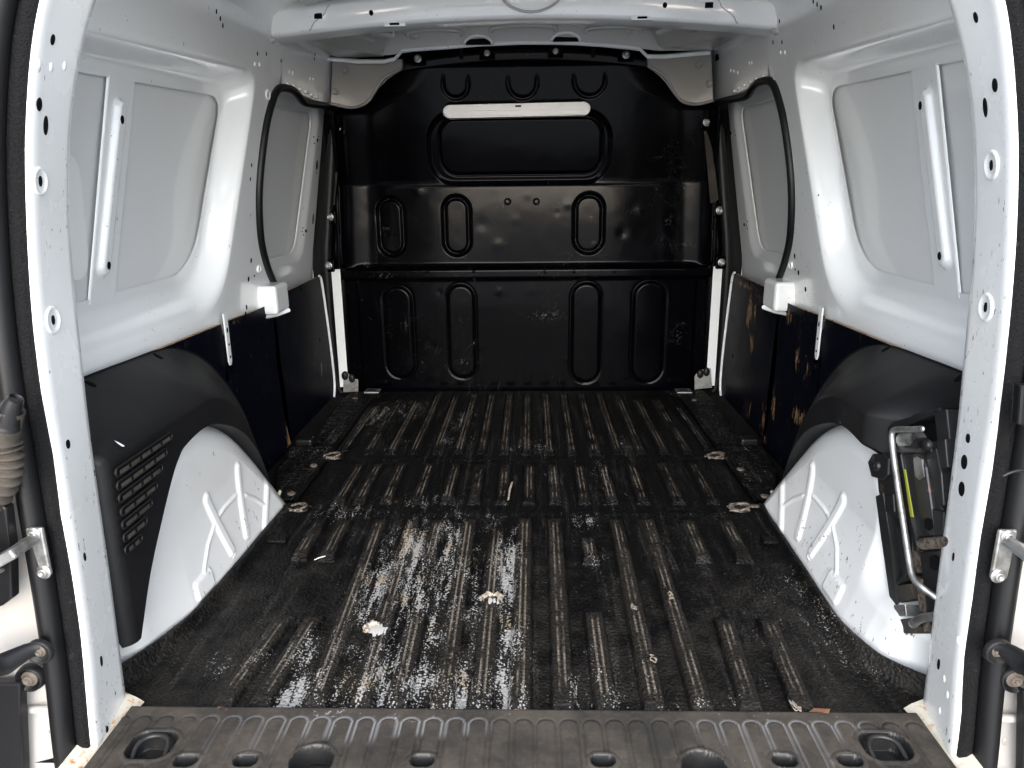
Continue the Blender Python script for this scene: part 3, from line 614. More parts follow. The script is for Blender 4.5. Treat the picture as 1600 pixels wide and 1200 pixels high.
# ------------------------------------------------------------------ plastic covers over the arches
OUT = smooth_path([(.80, .457), (1.10, .452), (1.33, .446), (1.43, .43), (1.53, .385), (1.62, .315), (1.69, .24), (1.745, .15), (1.77, .05), (1.775, -.05)], 6)
CUT = resample(smooth_path([(.95, .080, .925, .080), (1.0, .160, .908, .20), (1.055, .225, .908, .31), (1.105, .278, .908, .40), (1.135, .302, .912, .4535), (1.165, .315, .99, .4535), (1.25, .320, 1.22, .449), (1.335, .294, 1.40, .436), (1.425, .243, 1.55, .374), (1.515, .161, 1.68, .252), (1.58, .083, 1.75, .14), (1.64, -.005, 1.775, .0)], 10), 230)
for s in (-1, 1):
    y0 = .908
    tt = 1-(1-np.linspace(0, 1, 80))**1.8
    YY = CUT[:, 0:1]*(1-tt)+CUT[:, 2:3]*tt; ZZ = CUT[:, 1:2]*(1-tt)+CUT[:, 3:4]*tt
    bound = np.interp(YY, OUT[:, 0], OUT[:, 1])
    d = np.where(ZZ < bound, sdpath(YY, ZZ, OUT[::2]), 0)
    wdt = .078+.12*sst(1.25, 1.6, YY)
    t = np.clip((d-.004)/wdt, 0, 1); tq = t*1.06; k_ = .03
    dep = ((tq+1-np.sqrt((tq-1)**2+k_))/2-(1-math.sqrt(1+k_))/2)
    rear = np.clip((YY-y0)/.04, 0, 1); dep = .132*dep*(1-(1-rear)**2.6)**.5
    dep = dep*(1-.16*sst(1.30, 1.62, YY)*sst(.45, .1, ZZ))
    if s > 0: dep = dep*(1-.50*sst(1.17, 1.09, YY))       # recess that takes the jack
    X_ = .702-dep
    wv = np.exp(-((t-.62)/.25)**2)*sst(.9, 1.3, YY)+.5*np.exp(-((rear-.7)/.4)**2)*(ZZ < .36)
    ret = np.stack([s*(X_[:, :1]+.045), YY[:, :1]+0*.01, ZZ[:, :1]], 2)      # flange turned in round the arch
    cov = gridmesh('arch_cover', np.concatenate([ret, np.stack([s*X_, YY, ZZ], 2)], 1), 'plastic', VAN, attrs={'wear': np.concatenate([wv[:, :1], wv], 1)})[0]
    if s < 0:      # vent slots in the left cover's side
        rows = [((179, 741), (267, 679)), ((181, 761), (259, 705)), ((184, 782), (252, 728)), ((187, 802), (244, 757)), ((189, 821), (236, 785)), ((191, 841), (228, 813)), ((194, 863), (220, 837))]
        for a_, b_ in rows:
            ya, za = yz(*a_, -.571); yb, zb = yz(*b_, -.571); z = (za+zb)/2; hh = .0062
            N_ = 10; an = np.linspace(-math.pi/2, math.pi/2, N_)
            cap = [(yb-hh+hh*math.cos(t_), z+hh*math.sin(t_)) for t_ in an]+[(ya+hh-hh*math.cos(t_), z-hh*math.sin(t_)) for t_ in an]
            sl_ = prism('vent_slot', cap, 0, -.5690, -.5735, 'hole', cov)
            k = max(2, int((yb-ya)/.030)); st = (yb-ya-.012)/k
            V = []; F = []
            for q in range(k):     # pale webs glimpsed inside the slot
                yy0 = ya+.006+q*st+.003; yy1 = yy0+st-.006; i0 = len(V)
                V += [(-.5684, yy0, z-.0055), (-.5684, yy1, z-.0055), (-.5684, yy1, z+.0012), (-.5684, yy0, z+.0012)]; F.append((i0, i0+1, i0+2, i0+3))
            meshobj('slot_web', V, F, 'sill', cov, False)
            tube('slot_lip', [(-.5692, y, q) for y, q in cap], .0016, 'plastic', cov, 6, closed=True)
    for u, v in ([(141, 600), (247, 557)] if s < 0 else [(1500, 590), (1385, 545)]): hole_at(cov, u, v, .006, .010)
    p = onX(186, 692, -.615)
    if s < 0: sp_ = [hit(cov, *q)[0]*[.998, 1, 1] for q in [(177, 688), (186, 692), (194, 697), (190, 698), (184, 694)]]; meshobj('paint_scrape', sp_, [(0, 1, 2, 3, 4)], 'white', cov, False)

# ------------------------------------------------------------------ bulkhead
xs = np.linspace(-.70, .70, 360); zs = np.linspace(-.012, 1.185, 320); XX, ZZ = np.meshgrid(xs, zs, indexing='ij')
Y0 = BKY(ZZ)
ax = np.abs(XX)
# outline half-width of the pressing
hw = np.interp(ZZ, [-.02, .40, .44, .90, .985, 1.01, 1.05, 1.085, 1.12, 1.16, 1.2], [.675, .675, .67, .655, .648, .60, .515, .475, .44, .40, .37])
# upper pan recessed towards the cab with a broad rolled edge
up = sst(.448, .475, ZZ)
e_side = np.clip((hw-.012-ax)/.13, 0, 1); roll = (1-(1-e_side)**2)**.5
e_top = np.clip((1.17-ZZ)/.05, 0, 1)
Y = Y0-.0+up*(.050*roll*sst(0, 1, e_top)-.03)
Y += -.005*sst(.768, .736, ZZ)*up*sst(.60, .46, ax)                                     # band below the crease stands proud
Y += -.016*sst(.462, .452, ZZ)*sst(.41, .425, ZZ)                     # joint flange
# lower panel side flange
Y += .014*sst(.615, .625, ax)*sst(.42, .41, ZZ)
def bx_(u, v): p = onB(u, v); return float(p[0]), float(p[2])
def px_oblong(u0, v0, u1, v1):
    a_ = bx_(u0, v0); b_ = bx_(u1, v1); return (a_[0]+b_[0])/2, (a_[1]+b_[1])/2, abs(b_[0]-a_[0])/2, abs(a_[1]-b_[1])/2
groove = np.zeros_like(XX); regs = []
for u0, v0, u1, v1 in [(585, 307, 635, 402), (688, 305, 737, 401), (896, 301, 945, 398)]:
    cx, cz, hx, hz = px_oblong(u0, v0, u1, v1); d = sdbox(XX, ZZ, cx, cz, hx, hz, hx*.98)
    groove = np.maximum(groove, .010*sst(.011, .002, np.abs(d+.008))); groove += .004*sst(-.008, -.012, d); regs.append(('pressed_oblong', fc(d) < .004))
for u0, v0, u1, v1 in [(682, 40, 734, 155), (789, 40, 842, 155), (897, 40, 949, 152)]:
    cx, cz, hx, hz = px_oblong(u0, v0, u1, v1); d = sdbox(XX, ZZ, cx, cz, hx, hz, hx*.98)
    groove = np.maximum(groove, .0035*sst(.009, .002, np.abs(d+.006))*sst(1.11, 1.07, ZZ)); regs.append(('pressed_oblong', (fc(d) < .004) & (fc(ZZ) < 1.135)))
for u0, v0, u1, v1 in [(598, 447, 650, 590), (697, 444, 745, 590), (893, 441, 937, 597), (990, 439, 1034, 597)]:
    cx, cz, hx, hz = px_oblong(u0, v0, u1, v1); d = sdbox(XX, ZZ, cx, cz, hx, hz, hx*.98)
    groove = groove+(-.008)*sst(.002, -.012, d)+.003*sst(.006, .001, np.abs(d-.002)); regs.append(('pressed_oblong', fc(d) < .005))
a_ = bx_(672, 288); b_ = bx_(958, 172); cx = (a_[0]+b_[0])/2; cz = (a_[1]+b_[1])/2
dw = sdbox(XX, ZZ, cx, cz, abs(b_[0]-a_[0])/2, abs(b_[1]-a_[1])/2, .09)
a_ = bx_(688, 273); b_ = bx_(944, 181); cx2 = (a_[0]+b_[0])/2; cz2 = (a_[1]+b_[1])/2
dv_ = sdbox(XX, ZZ, cx2, cz2, abs(b_[0]-a_[0])/2, abs(b_[1]-a_[1])/2, .06)
groove = groove+.012*sst(.004, -.010, dw)+.006*sst(.006, -.001, np.abs(dw))-.008*sst(.004, -.006, dv_)+.007*sst(.007, .0, np.abs(dv_))
regs.append(('window_blank', fc(dv_) < .004)); regs.append(('window_surround', fc(dw) < .008))
Y = Y+groove
# dents
for k in range(34):
    x0, z0 = rng.uniform(-.55, .55), rng.uniform(.47, .75) if k < 22 else rng.uniform(.05, .4); Y += rng.uniform(-.0010, .0010)*np.exp(-((XX-x0)**2+(ZZ-z0)**2)/rng.uniform(.008, .022)**2)
Y += .0025*np.sin(XX*5+1)*np.sin(ZZ*7)*up
wear = np.zeros_like(XX)
for u, v, w, h_, a_ in [(850, 493, 20, 5, .6), (745, 436, 4, 3, .9), (602, 430, 9, 3, .9), (570, 415, 6, 2, 1), (1060, 520, 4, 14, .35), (925, 340, 3, 3, .5), (1075, 382, 8, 2, .6), (730, 565, 14, 3, .4), (600, 358, 8, 2, .4), (990, 330, 14, 3, .3), (1045, 345, 5, 8, .3)]:
    q = bx_(u, v); m_ = 1/428; wear = np.maximum(wear, a_*np.exp(-((XX-q[0])/(w*m_))**2-((ZZ-q[1])/(h_*m_))**2)*(rng.random(XX.shape) > .86))
keep = (fc(ax) < fc(hw)) & (fc(ZZ) < 1.168)
# snap the outer columns to the outline so that the edge is smooth
XS = np.sign(XX)*np.minimum(ax, hw+.0002)
BK = gridmesh('bulkhead', np.stack([XS, Y, ZZ], 2), 'bulk', VAN, keep=keep, regions=regs, attrs={'wear': wear})[0]
lab_top = lambda x: 1.168-.03*(x/.4)**2
# top flange with its bolted tabs
P = []
for x in np.linspace(-.405, .405, 60):
    zt = 1.180-.030*(x/.405)**2; yb = float(BKY(1.16))-.035
    P.append([(x, yb+.012, zt-.050), (x, yb, zt-.046), (x, yb-.002, zt-.006), (x, yb+.01, zt)])
gridmesh('top_flange', np.array(P), 'bulk', BK)
for u, v in [(653, 92), (761, 83), (868, 80), (978, 86)]:
    y = float(BKY(1.16))-.042; p = onY(u, v, y); box('bolt_tab', p, (.05, .008, .042), 'bulk', BK, .004); bolt(BK, (p[0], y-.004, p[2]), (0, -1, 0), .009 if u in (653, 978) else .007)
for x in (-.335, -.20, .22, .345): box('flange_slot', (x, float(BKY(1.16))-.037, 1.168-.032*(x/.405)**2), (.012, .006, .05), 'hole', BK, .002)
# side flanges with bolts
for s in (-1, 1):
    P = []
    for z in np.linspace(0, .98, 30):
        x = float(np.interp(z, [0, .44, .9, 1.0], [.675, .672, .655, .645])); y = float(BKY(z))-.01
        P.append([(s*(x-.012), y+.004, z), (s*(x+.006), y-.006, z), (s*(x+.03), y, z)])
    gridmesh('side_flange', np.array(P), 'bulk', BK)
    for u, v in ([(530, 201), (516, 339), (514, 415)] if s < 0 else [(1104, 191), (1124, 329), (1127, 410)]):
        p = onY(u, v, float(BKY(.8))-.03); box('bolt_tab', p, (.04, .010, .046), 'bulk', BK, .005); bolt(BK, (p[0], p[1]-.005, p[2]), (0, -1, 0), .010)
    pv = [onY(u, v, 2.60) for u, v in ([(522, 215), (532, 215), (523, 320), (512, 325)] if s < 0 else [(1100, 205), (1110, 203), (1123, 312), (1110, 318)])]
    meshobj('side_gusset', np.array(pv), [(0, 1, 2, 3)], 'sill', BK, False)
    # lower white bracket with two plugs
    pts = [onY(u, v, 2.605) for u, v in ([(537, 612), (537, 582), (541, 580), (553, 592), (560, 592), (560, 612)] if s < 0 else [(1085, 608), (1085, 588), (1091, 578), (1110, 575), (1112, 605)])]
    fb = prism('foot_bracket', [(float(q[0]), float(q[2])) for q in pts], 1, 2.600, 2.604, 'galv', VAN)
    for u, v in ([(539, 587), (550, 591)] if s < 0 else [(1094, 584), (1104, 581)]):
        p = onY(u, v, 2.598); place('rubber_plug', lathe_mesh('plug', [(1, -.3), (.98, .3), (.8, .7), (.5, .8), (.0001, .8)], 'seal', 18), p, (0, -1, 0), fb, (.012, .017, .012))
    p0 = onZ(582 if s < 0 else 1068, 611, .012); pl = box('floor_bracket', p0, (.055, .05, .006), 'galv', VAN, .002); box('bracket_slot', (p0[0], p0[1], .0152), (.03, .012, .003), 'hole', pl, .001)
for u in (793, 838):
    p = onB(u, 315); y = float(BKY(p[2]))-.0; place('rubber_plug', lathe_mesh('plug', [], 'seal', 18) if 0 else lathe_mesh('plug', [(1, -.3), (.98, .3), (.8, .7), (.5, .8), (.0001, .8)], 'seal', 18), (p[0], 2.640, p[2]), (0, -1, 0), BK, (.013, .013, .022))
for u in (668, 740, 851, 897, 960):
    p = onY(u, 425, 2.62); place('rivet', lathe_mesh('rivet', [(1, 0), (.8, .5), (.4, .8), (.0001, .85)], 'bulk', 12), (p[0], 2.6235, p[2]), (0, -1, 0), BK, (.006, .006, .004))
# white strip stuck over the window pressing
a_ = bx_(693, 175); b_ = bx_(922, 171); zc = (a_[1]+b_[1])/2; xa, xb = a_[0], b_[0]; hh = .0205
cap = [(xb-hh+hh*math.cos(t), zc+.002+hh*math.sin(t)) for t in np.linspace(-math.pi/2, math.pi/2, 12)]+[(xa+hh-hh*math.cos(t), zc-.002-hh*math.sin(t)) for t in np.linspace(-math.pi/2, math.pi/2, 12)]
yb = float(BKY(zc))-.002
lb = prism('white_strip', cap, 1, yb-.022, yb+.03, 'lens', BK, bevel=.004)
box('strip_ridge', ((xa+xb)/2, yb-.0235, zc-.009), (xb-xa-.05, .004, .016), 'lens', lb, .0015)
box('strip_joint', (-.02, yb-.0228, zc+.012), (.02, .002, .006), 'sill', lb, .0005)

# ------------------------------------------------------------------ roof
P = np.array([[(x, y, 1.247-.06*(x/.5)**2+.012*math.sin(y*3)) for x in np.linspace(-.53, .53, 24)] for y in np.linspace(.93, 2.68, 20)])
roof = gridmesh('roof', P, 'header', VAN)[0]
for s in (-1, 1):   # pressed roof beads running to the front
    for x0, x1 in ((.40, .47), (.20, .16)):
        tube('roof_bead', [(s*x0, 2.05, 1.232-.06*(x0/.5)**2), (s*x1, 2.5, 1.232-.06*(x1/.5)**2)], .014, 'header', roof, 8)
    # slanted gusset between rail and header
    V = [onY(u, v, y) for u, v, y in ([(470, 60, 2.1), (530, 92, 2.5), (600, 88, 2.48), (600, 40, 2.3)] if s < 0 else [(1165, 50, 2.1), (1105, 82, 2.5), (1030, 78, 2.48), (1020, 35, 2.3)])]
    meshobj('roof_gusset', np.array(V), [(0, 1, 2, 3)], 'header', roof, False)
# rear roof bow
xs = np.linspace(-.632, .632, 90); prof = []
for x in xs:
    zb = 1.140-.036*(x/.62)**2; zt = zb+.062
    flare = .012*sst(.48, .52, abs(x))
    prof.append([(x, 2.05, zb+.05), (x, 2.045, zb+.012), (x, 2.035, zb+.001), (x, 2.02, zb-.002), (x, 1.965, zb), (x, 1.955, zb+.003), (x, 1.950-flare*.3, zb+.010), (x, 1.944-flare*.3, zb+.05), (x, 1.950, zt), (x, 1.97, zt+.012), (x, 2.0, zt+.03)])
bow = gridmesh('roof_bow', np.array(prof), 'white', VAN)[0]
for u, v, k in [(497, 25, 's'), (1108, 8, 's'), (580, 20, 'r'), (1039, 8, 'r')]:
    p, nn_ = hit(bow, u, v, onY(u, v, 1.946))
    if k == 's': box('square_hole', (p[0], p[1], p[2]), (.020, .003, .013), 'hole', bow, .001)
    else: hole(bow, p, nn_, .0055, .0065)
for u, v in [(617, 37), (1003, 27)]:
    p = onY(u, v, 1.958); tb = box('bow_tab', (p[0], 1.962, p[2]-.002), (.055, .02, .010), 'white', bow, .003); box('tab_slot', (p[0], 1.951, p[2]-.002), (.024, .004, .005), 'hole', bow, .001)
for s in (-1, 1):
    x0 = .50; tube('weld_seam', [(s*(x0+.03*t+.004*math.sin(t*5)), 1.9445, 1.150-.028*t-.005) for t in np.linspace(-1.1, 1, 10)], .0013, 'header', bow, 5)
    for z in (1.10, 1.148): place('end_screw', lathe_mesh('plugw', [(1, -1), (1, .6), (.8, 1), (.0001, 1)], 'header', 12), (s*.625, 1.948, z), (s*.3, -1, 0), bow, (.010, .008, .008))
# grey wire looped over the bow
wp = smooth_path([onY(u, v, 1.93) for u, v in [(778, -22), (783, -6), (795, 8), (815, 17), (838, 18), (860, 10), (876, -4), (884, -25)]], 6)
tube('wire_loop', wp, .0032, 'header', bow, 6)
# front header: panel, bolts and bright lip
P = []
for x in np.linspace(-.60, .60, 70):
    zl = 1.166-.028*(x/.42)**2 if abs(x) < .42 else 1.138
    P.append([(x, 2.30, 1.247-.06*(x/.5)**2-.004), (x, 2.42, zl+.062), (x, 2.44, zl+.05), (x, 2.452, zl+.014), (x, 2.458, zl+.006)])
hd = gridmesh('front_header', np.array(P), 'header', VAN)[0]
lipp = [(440, 88), (500, 91), (560, 96), (600, 96), (616, 92), (629, 78), (645, 77), (700, 73), (745, 69), (770, 68), (815, 66), (860, 66), (900, 67), (945, 70), (985, 74), (1000, 76), (1012, 88), (1040, 88), (1110, 82), (1160, 78)]
lp = np.array([onY(u, v, 2.455) for u, v in lipp]); lp = lp[1:-1]
P = np.stack([lp+[0, .03, .012], lp+[0, .004, .007], lp+[0, -.004, .002], lp+[0, -.003, -.004], lp+[0, .006, -.006]]); gridmesh('header_lip', P, 'white', hd)
for u, v in [(646, 55), (985, 47)]: p = onY(u, v, 2.44); boss(hd, p, (0, -1, -.2), .017, 'header', .004); bolt(hd, p, (0, -1, -.2), .007)
for u, v in [(747, 62), (884, 57)]:
    p = onY(u, v, 2.445); tube('lip_arch', [(p[0]+.045*math.cos(t), 2.447, p[2]-.014+.026*math.sin(t)) for t in np.linspace(0, math.pi, 12)], .005, 'white', hd, 6)
    prism('arch_recess', [(float(p[0]+.040*math.cos(t)), float(p[2]-.014+.022*math.sin(t))) for t in np.linspace(0, math.pi, 12)], 1, 2.449, 2.46, 'hole', hd)
for x0, x1, z0 in ((-.36, -.19, 1.205), (-.10, .10, 1.213), (.19, .36, 1.205)):
    tube('header_pressing', smooth_path([(x0, 2.437, z0-.014), (x0+.01, 2.434, z0), ((x0+x1)/2, 2.432, z0+.004), (x1-.01, 2.434, z0), (x1, 2.437, z0-.014)], 5), .006, 'header', hd, 6)
for s in (-1, 1):
    for k, (x0, y0_, x1, y1_) in enumerate(((.56, 2.08, .50, 2.42), (.53, 2.08, .44, 2.40), (.49, 2.08, .40, 2.36))):
        tube('roof_rib', [(s*x0, y0_, 1.222-.05*(x0/.5)**2), (s*(x0+x1)/2, (y0_+y1_)/2, 1.219-.05*(x0/.5)**2), (s*x1, y1_, 1.214-.05*(x1/.5)**2)], .010 if k else .014, 'header', roof, 8)
for u, v in [(613, 53)]: p = onY(u, v, 2.40); box('clip', p, (.014, .004, .016), 'white', hd, .001)
# corner gussets
for s in (-1, 1):
    px = [(519, 92), (516, 162), (545, 168), (562, 166), (577, 157), (590, 136), (602, 121), (628, 108), (628, 92)] if s < 0 else [(1112, 82), (1115, 157), (1090, 163), (1068, 160), (1055, 147), (1044, 127), (1034, 116), (1012, 103), (1012, 86)]
    q = [onY(u, v, 2.475) for u, v in px]
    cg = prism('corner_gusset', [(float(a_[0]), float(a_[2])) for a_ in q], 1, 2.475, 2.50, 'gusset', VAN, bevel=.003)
    tube('gusset_lip', smooth_path([a_+np.array([0, -.004, 0]) for a_ in q[1:8]], 5), .0045, 'gusset', cg, 6)
    for u, v in ([(540, 110), (524, 143)] if s < 0 else [(1092, 101), (1108, 131)]): boss(cg, onY(u, v, 2.475), (0, -1, 0), .012, 'gusset', .006)

# ------------------------------------------------------------------ rubber floor mat
MATO = empty('floor_mat', (0, 1.7, -.01), 'worn black ribbed rubber mat covering the whole van floor', 'mat')
BL = []
for u, v, ru, rv, a_ in [(640, 862, 32, 34, 1.0), (700, 850, 22, 40, .75), (590, 925, 30, 40, .85), (650, 930, 40, 40, .75), (715, 910, 30, 50, .6), (795, 900, 14, 55, 1.0), (790, 880, 14, 30, 1.1),
                     (620, 1010, 40, 35, .65), (680, 985, 30, 40, .6), (745, 960, 18, 40, .55), (600, 1060, 40, 40, .95), (660, 1070, 36, 38, .75), (722, 1085, 20, 36, 1.2), (790, 1085, 22, 40, 1.15), (795, 1010, 16, 40, .9), (560, 1080, 36, 26, .8),
                     (470, 1020, 16, 26, .9), (455, 1095, 18, 26, 1.25), (492, 1080, 10, 20, 1.1), (540, 1010, 20, 30, .6), (930, 870, 14, 22, .35), (935, 1050, 12, 36, .55), (960, 1095, 18, 22, .6), (1018, 1060, 10, 22, .6), (897, 1080, 8, 24, .6), (830, 1040, 10, 20, .4),
                     (540, 800, 40, 12, .45), (660, 785, 60, 10, .35), (610, 700, 40, 10, .3), (590, 650, 20, 18, .55), (640, 640, 30, 14, .45), (720, 655, 18, 14, .5), (705, 690, 30, 8, .4), (830, 700, 30, 8, .45), (970, 695, 10, 14, .5), (915, 815, 20, 10, .5), (770, 815, 16, 12, .5), (850, 640, 10, 10, .4), (865, 745, 12, 12, .35), (940, 745, 10, 20, .4), (1140, 830, 26, 12, .25), (1240, 920, 30, 26, .30), (1290, 990, 30, 40, .34), (1330, 1040, 24, 20, .3), (1220, 990, 40, 24, .25), (345, 1040, 20, 14, .5), (400, 1040, 40, 20, .3), (1080, 1105, 60, 8, .4), (690, 1112, 140, 6, .7), (1160, 1100, 10, 8, .6)]:
    p = onZ(u, v); d = float((p-EYE)@Fv); k = d/FPX; BL.append((float(p[0]), float(p[1]), 1.45*ru*k, 1.5*rv*k*math.hypot(p[1], .74)/.74*.9, a_))
def wearf(X, Y):
    w = np.zeros_like(X)
    for x, y, rx, ry, a_ in BL: w = np.maximum(w, a_*np.exp(-((X-x)/rx)**2-((Y-y)/ry)**2))
    return w
def dustf(X, Y): return np.clip(1.15-(Y-.85)/.7, 0, 1)
ys = np.linspace(.872, 2.612, 340)
half = np.interp(ys, [.87, .94, .99, 1.03, 1.137, 1.29, 1.52, 1.6], [.64, .615, .597, .583, .570, .560, .556, .553])
halfR = np.interp(ys, [.87, .925, .945, .994, 1.05, 1.116, 1.244, 1.525, 1.6], [.64, .615, .592, .551, .540, .537, .540, .548, .553])
lipf = sst(1.63, 1.57, ys)
kk = np.ones(9)/9; half = np.convolve(np.pad(half, 4, 'edge'), kk, 'valid'); halfR = np.convolve(np.pad(halfR, 4, 'edge'), kk, 'valid')
cols = np.linspace(-1, 1, 250); rows = []
edge_prof = [(-.030, 0), (-.018, .0005), (-.010, .003), (-.004, .009), (0, .018), (.002, .025), (.004, .029), (.008, .031), (.013, .030), (.015, .022)]
wav = np.interp(ys, np.linspace(.85, 2.65, 26), rng.uniform(-.004, .004, 26))
for i, y in enumerate(ys):
    w = half[i]; r = []
    for s in (-1,):
        pass
    def ep(w): return [(w+a_, b_*lipf[i]*(.55+.45*sst(1.12, .98, y))*(1+wav[i]*20)+(0 if lipf[i] > .5 else -.004*(a_ > 0))) for a_, b_ in edge_prof]
    wr = halfR[i]; left = [(-x, y, z) for x, z in ep(w)[::-1]]; right = [(x, y, z) for x, z in ep(wr)]
    mid = [(-(w-.030)+(c+1)/2*(w+wr-.060), y, 0.) for c in cols[1:-1]]
    rows.append(left+mid+right)
P = np.array(rows)
P[:, :, 2] += .0022*np.sin(P[:, :, 0]*9+1)*np.sin(P[:, :, 1]*6)+.003*sst(.02, .0, np.abs(P[:, :, 1]-1.555))*(np.abs(P[:, :, 0]) < .55)+.003*sst(.02, 0, np.abs(P[:, :, 1]-1.90))
gridmesh('mat_sheet', P, 'mat', MATO, attrs={'wear': wearf(P[:, :, 0], P[:, :, 1])+.08*sst(.012, .028, P[:, :, 2]), 'dust_and_light': dustf(P[:, :, 0], P[:, :, 1]), 'ridge': np.zeros(P.shape[:2])})
def rib(x0, x1, y0, y1, w=.042, h=.0105):
    """raised rib from y0 (near, centred on x0) to y1 (far, centred on x1) with two fine ridges"""
    L = y1-y0; nx, ny = 25, max(24, int(L/.008)); tx = np.linspace(-.5, .5, nx); ty = np.linspace(0, 1, ny); TX, TY = np.meshgrid(tx, ty, indexing='ij')
    X = x0+(x1-x0)*TY+TX*w; Yq = y0+TY*L
    dx = (.5-np.abs(TX))*w; dy = np.minimum(TY, 1-TY)*L
    e = np.minimum(dx, dy*.55); hh = h*sst(0, .009, e)
    rd = np.maximum(sst(.0022, .0004, np.abs(TX*w-.0048)), sst(.0022, .0004, np.abs(TX*w+.0048)))*sst(.03, .045, dy)
    Z = -.003+hh+.003*sst(0, .003, e)+.0010*rd
    Z = Z+.0022*np.sin(X*9+1)*np.sin(Yq*6)
    gridmesh('rib', np.stack([X, Yq, Z], 2), 'mat', MATO, attrs={'wear': wearf(X, Yq)*.8, 'dust_and_light': dustf(X, Yq)*.8+.75*sst(.5, 1, hh/h), 'ridge': rd})  # rib tops coloured lighter, as if lit above shaded valleys, over the dust
for x0, x1 in [(-.300, -.327), (-.232, -.252), (-.112, -.122), (-.056, -.057), (.002, .005), (.066, .073), (.199, .212), (.268, .283)]: rib(x0, x1, .885, 1.525)
for x in (-.460, -.404, -.190, .140, .370, .452): rib(x, x*1.01, 1.325 if abs(x) > .3 else 1.31, 1.520 if x != .14 else 1.43)
for x0, x1 in [(-.440, -.418), (-.384, -.366), (-.178, -.186), (.128, .130), (.337, .357), (.412, .432)]: rib(x0, x1, .885, 1.135 if abs(x0) > .3 else 1.15)
for x in [-.45, -.40, -.335, -.258, -.187, -.12, -.052, .014, .077, .148, .214, .29, .373, .456]: rib(x, x, 1.600, 1.868, .040, .0085)
for k in range(-7, 8): rib(k*.0655+.006, k*.0655+.006, 1.935, 2.575 if abs(k) < 6 else 2.50, .038, .006)
for s in (-1, 1):
    rib(s*.525, s*.520, 1.965, 2.40, .026)
    for q in (1.44,): box('mat_lug', (s*.535, q-.02, .004), (.045, .03, .008), 'mat', MATO, .003)
# torn spots: felt curl round a pale bare spot
def torn(u, v, r, curl, k):
    p = onZ(u, v, .004); a = np.linspace(0, 2*math.pi, 14, endpoint=False); g = np.random.default_rng(k)
    rr = r*(1+.3*g.uniform(-1, 1, 14)); V = [(p[0], p[1], .0125)]+[(p[0]+rr[i]*math.cos(a[i]), p[1]+rr[i]*math.sin(a[i])*1.1, .0105) for i in range(14)]
    meshobj('bare_spot', V, [(0, 1+i, 1+(i+1) % 14) for i in range(14)], 'bare', MATO)
    L = []; sm = np.convolve(g.uniform(.4, 1.3, 40), np.ones(3)/3, 'valid')
    for i in range(30):
        t = curl[0]+(curl[1]-curl[0])*i/29; q = r*(.95+.12*g.uniform(-1, 1)); ln = r*(.25+.75*sm[i]*math.sin(i/29*math.pi)); hg = .003+.006*sm[i]
        L.append([(p[0]+(q+ln*f_)*math.cos(t), p[1]+(q+ln*f_)*math.sin(t), .008+hg*h_) for f_, h_ in ((0, .1), (.3, .8), (.6, 1.0), (.85, .7), (1.0+.3*g.random(), .25))])
    gridmesh('torn_flap', np.array(L), 'felt', MATO)
torn(590, 990, .015, (1.5, 3.6), 1); torn(768, 944, .015, (-.2, 3.3), 2)

# ------------------------------------------------------------------ step treads beside the mat
for s in (-1, 1):
    for nm, (ya, yb), inner, outer in [('step_tread', (1.612, 1.995), (.556, .556), ((1.612, .600), (1.70, .632), (1.80, .672), (2.0, .694))), ('step_tread', (2.00, 2.58), (.556, .556), ((2.0, .650), (2.05, .645), (2.50, .662), (2.58, .655)))]:
        ys = np.linspace(ya, yb, int((yb-ya)/.0028)); tx = np.linspace(0, 1, 26); TY, TX = np.meshgrid(ys, tx, indexing='ij')
        ox = np.interp(TY, [q[0] for q in outer], [q[1] for q in outer]); X = inner[0]+(ox-inner[0])*TX
        if yb > 2.1: X = X-.04*sst(2.46, 2.58, TY)*(1-TX)
        body = sst(0, .12, TX)*sst(1, .9, TX)*sst(0, .02, TY-ya)*sst(0, .02, yb-TY)
        Z = .004+.005*sst(0, .04, TX)*sst(1, .96, TX)-.003*body+.0028*body*(np.sin(TY/.0165*2*math.pi) > 0)
        tr = gridmesh(nm, np.stack([s*X, TY, Z], 2), 'mat', VAN, attrs={'wear': .15*np.ones_like(X), 'dust_and_light': .3*np.ones_like(X), 'ridge': np.zeros_like(X)})[0]
        for u, v in ([(490, 727), (455, 771), (555, 622)] if s < 0 else [(1157, 733), (1195, 775), (1085, 625)]):
            p = onZ(u, v, .010)
            if ya < p[1] < yb: place('screw', lathe_mesh('screw', [(1, -.5), (1, .4), (.7, .8), (.0001, .8)], 'rusty', 14), p, (0, 0, 1), tr, (.010, .010, .004), up=(0, 1, 0))
    box('corner_clip', (s*.655, 2.02, .014), (.05, .04, .022), 'seal', VAN, .006)
    sheet4('door_step', [(s*.556, 2.0, -.009), (s*.74, 2.0, -.055), (s*.74, 2.66, -.055), (s*.556, 2.66, -.009)], 'flock')
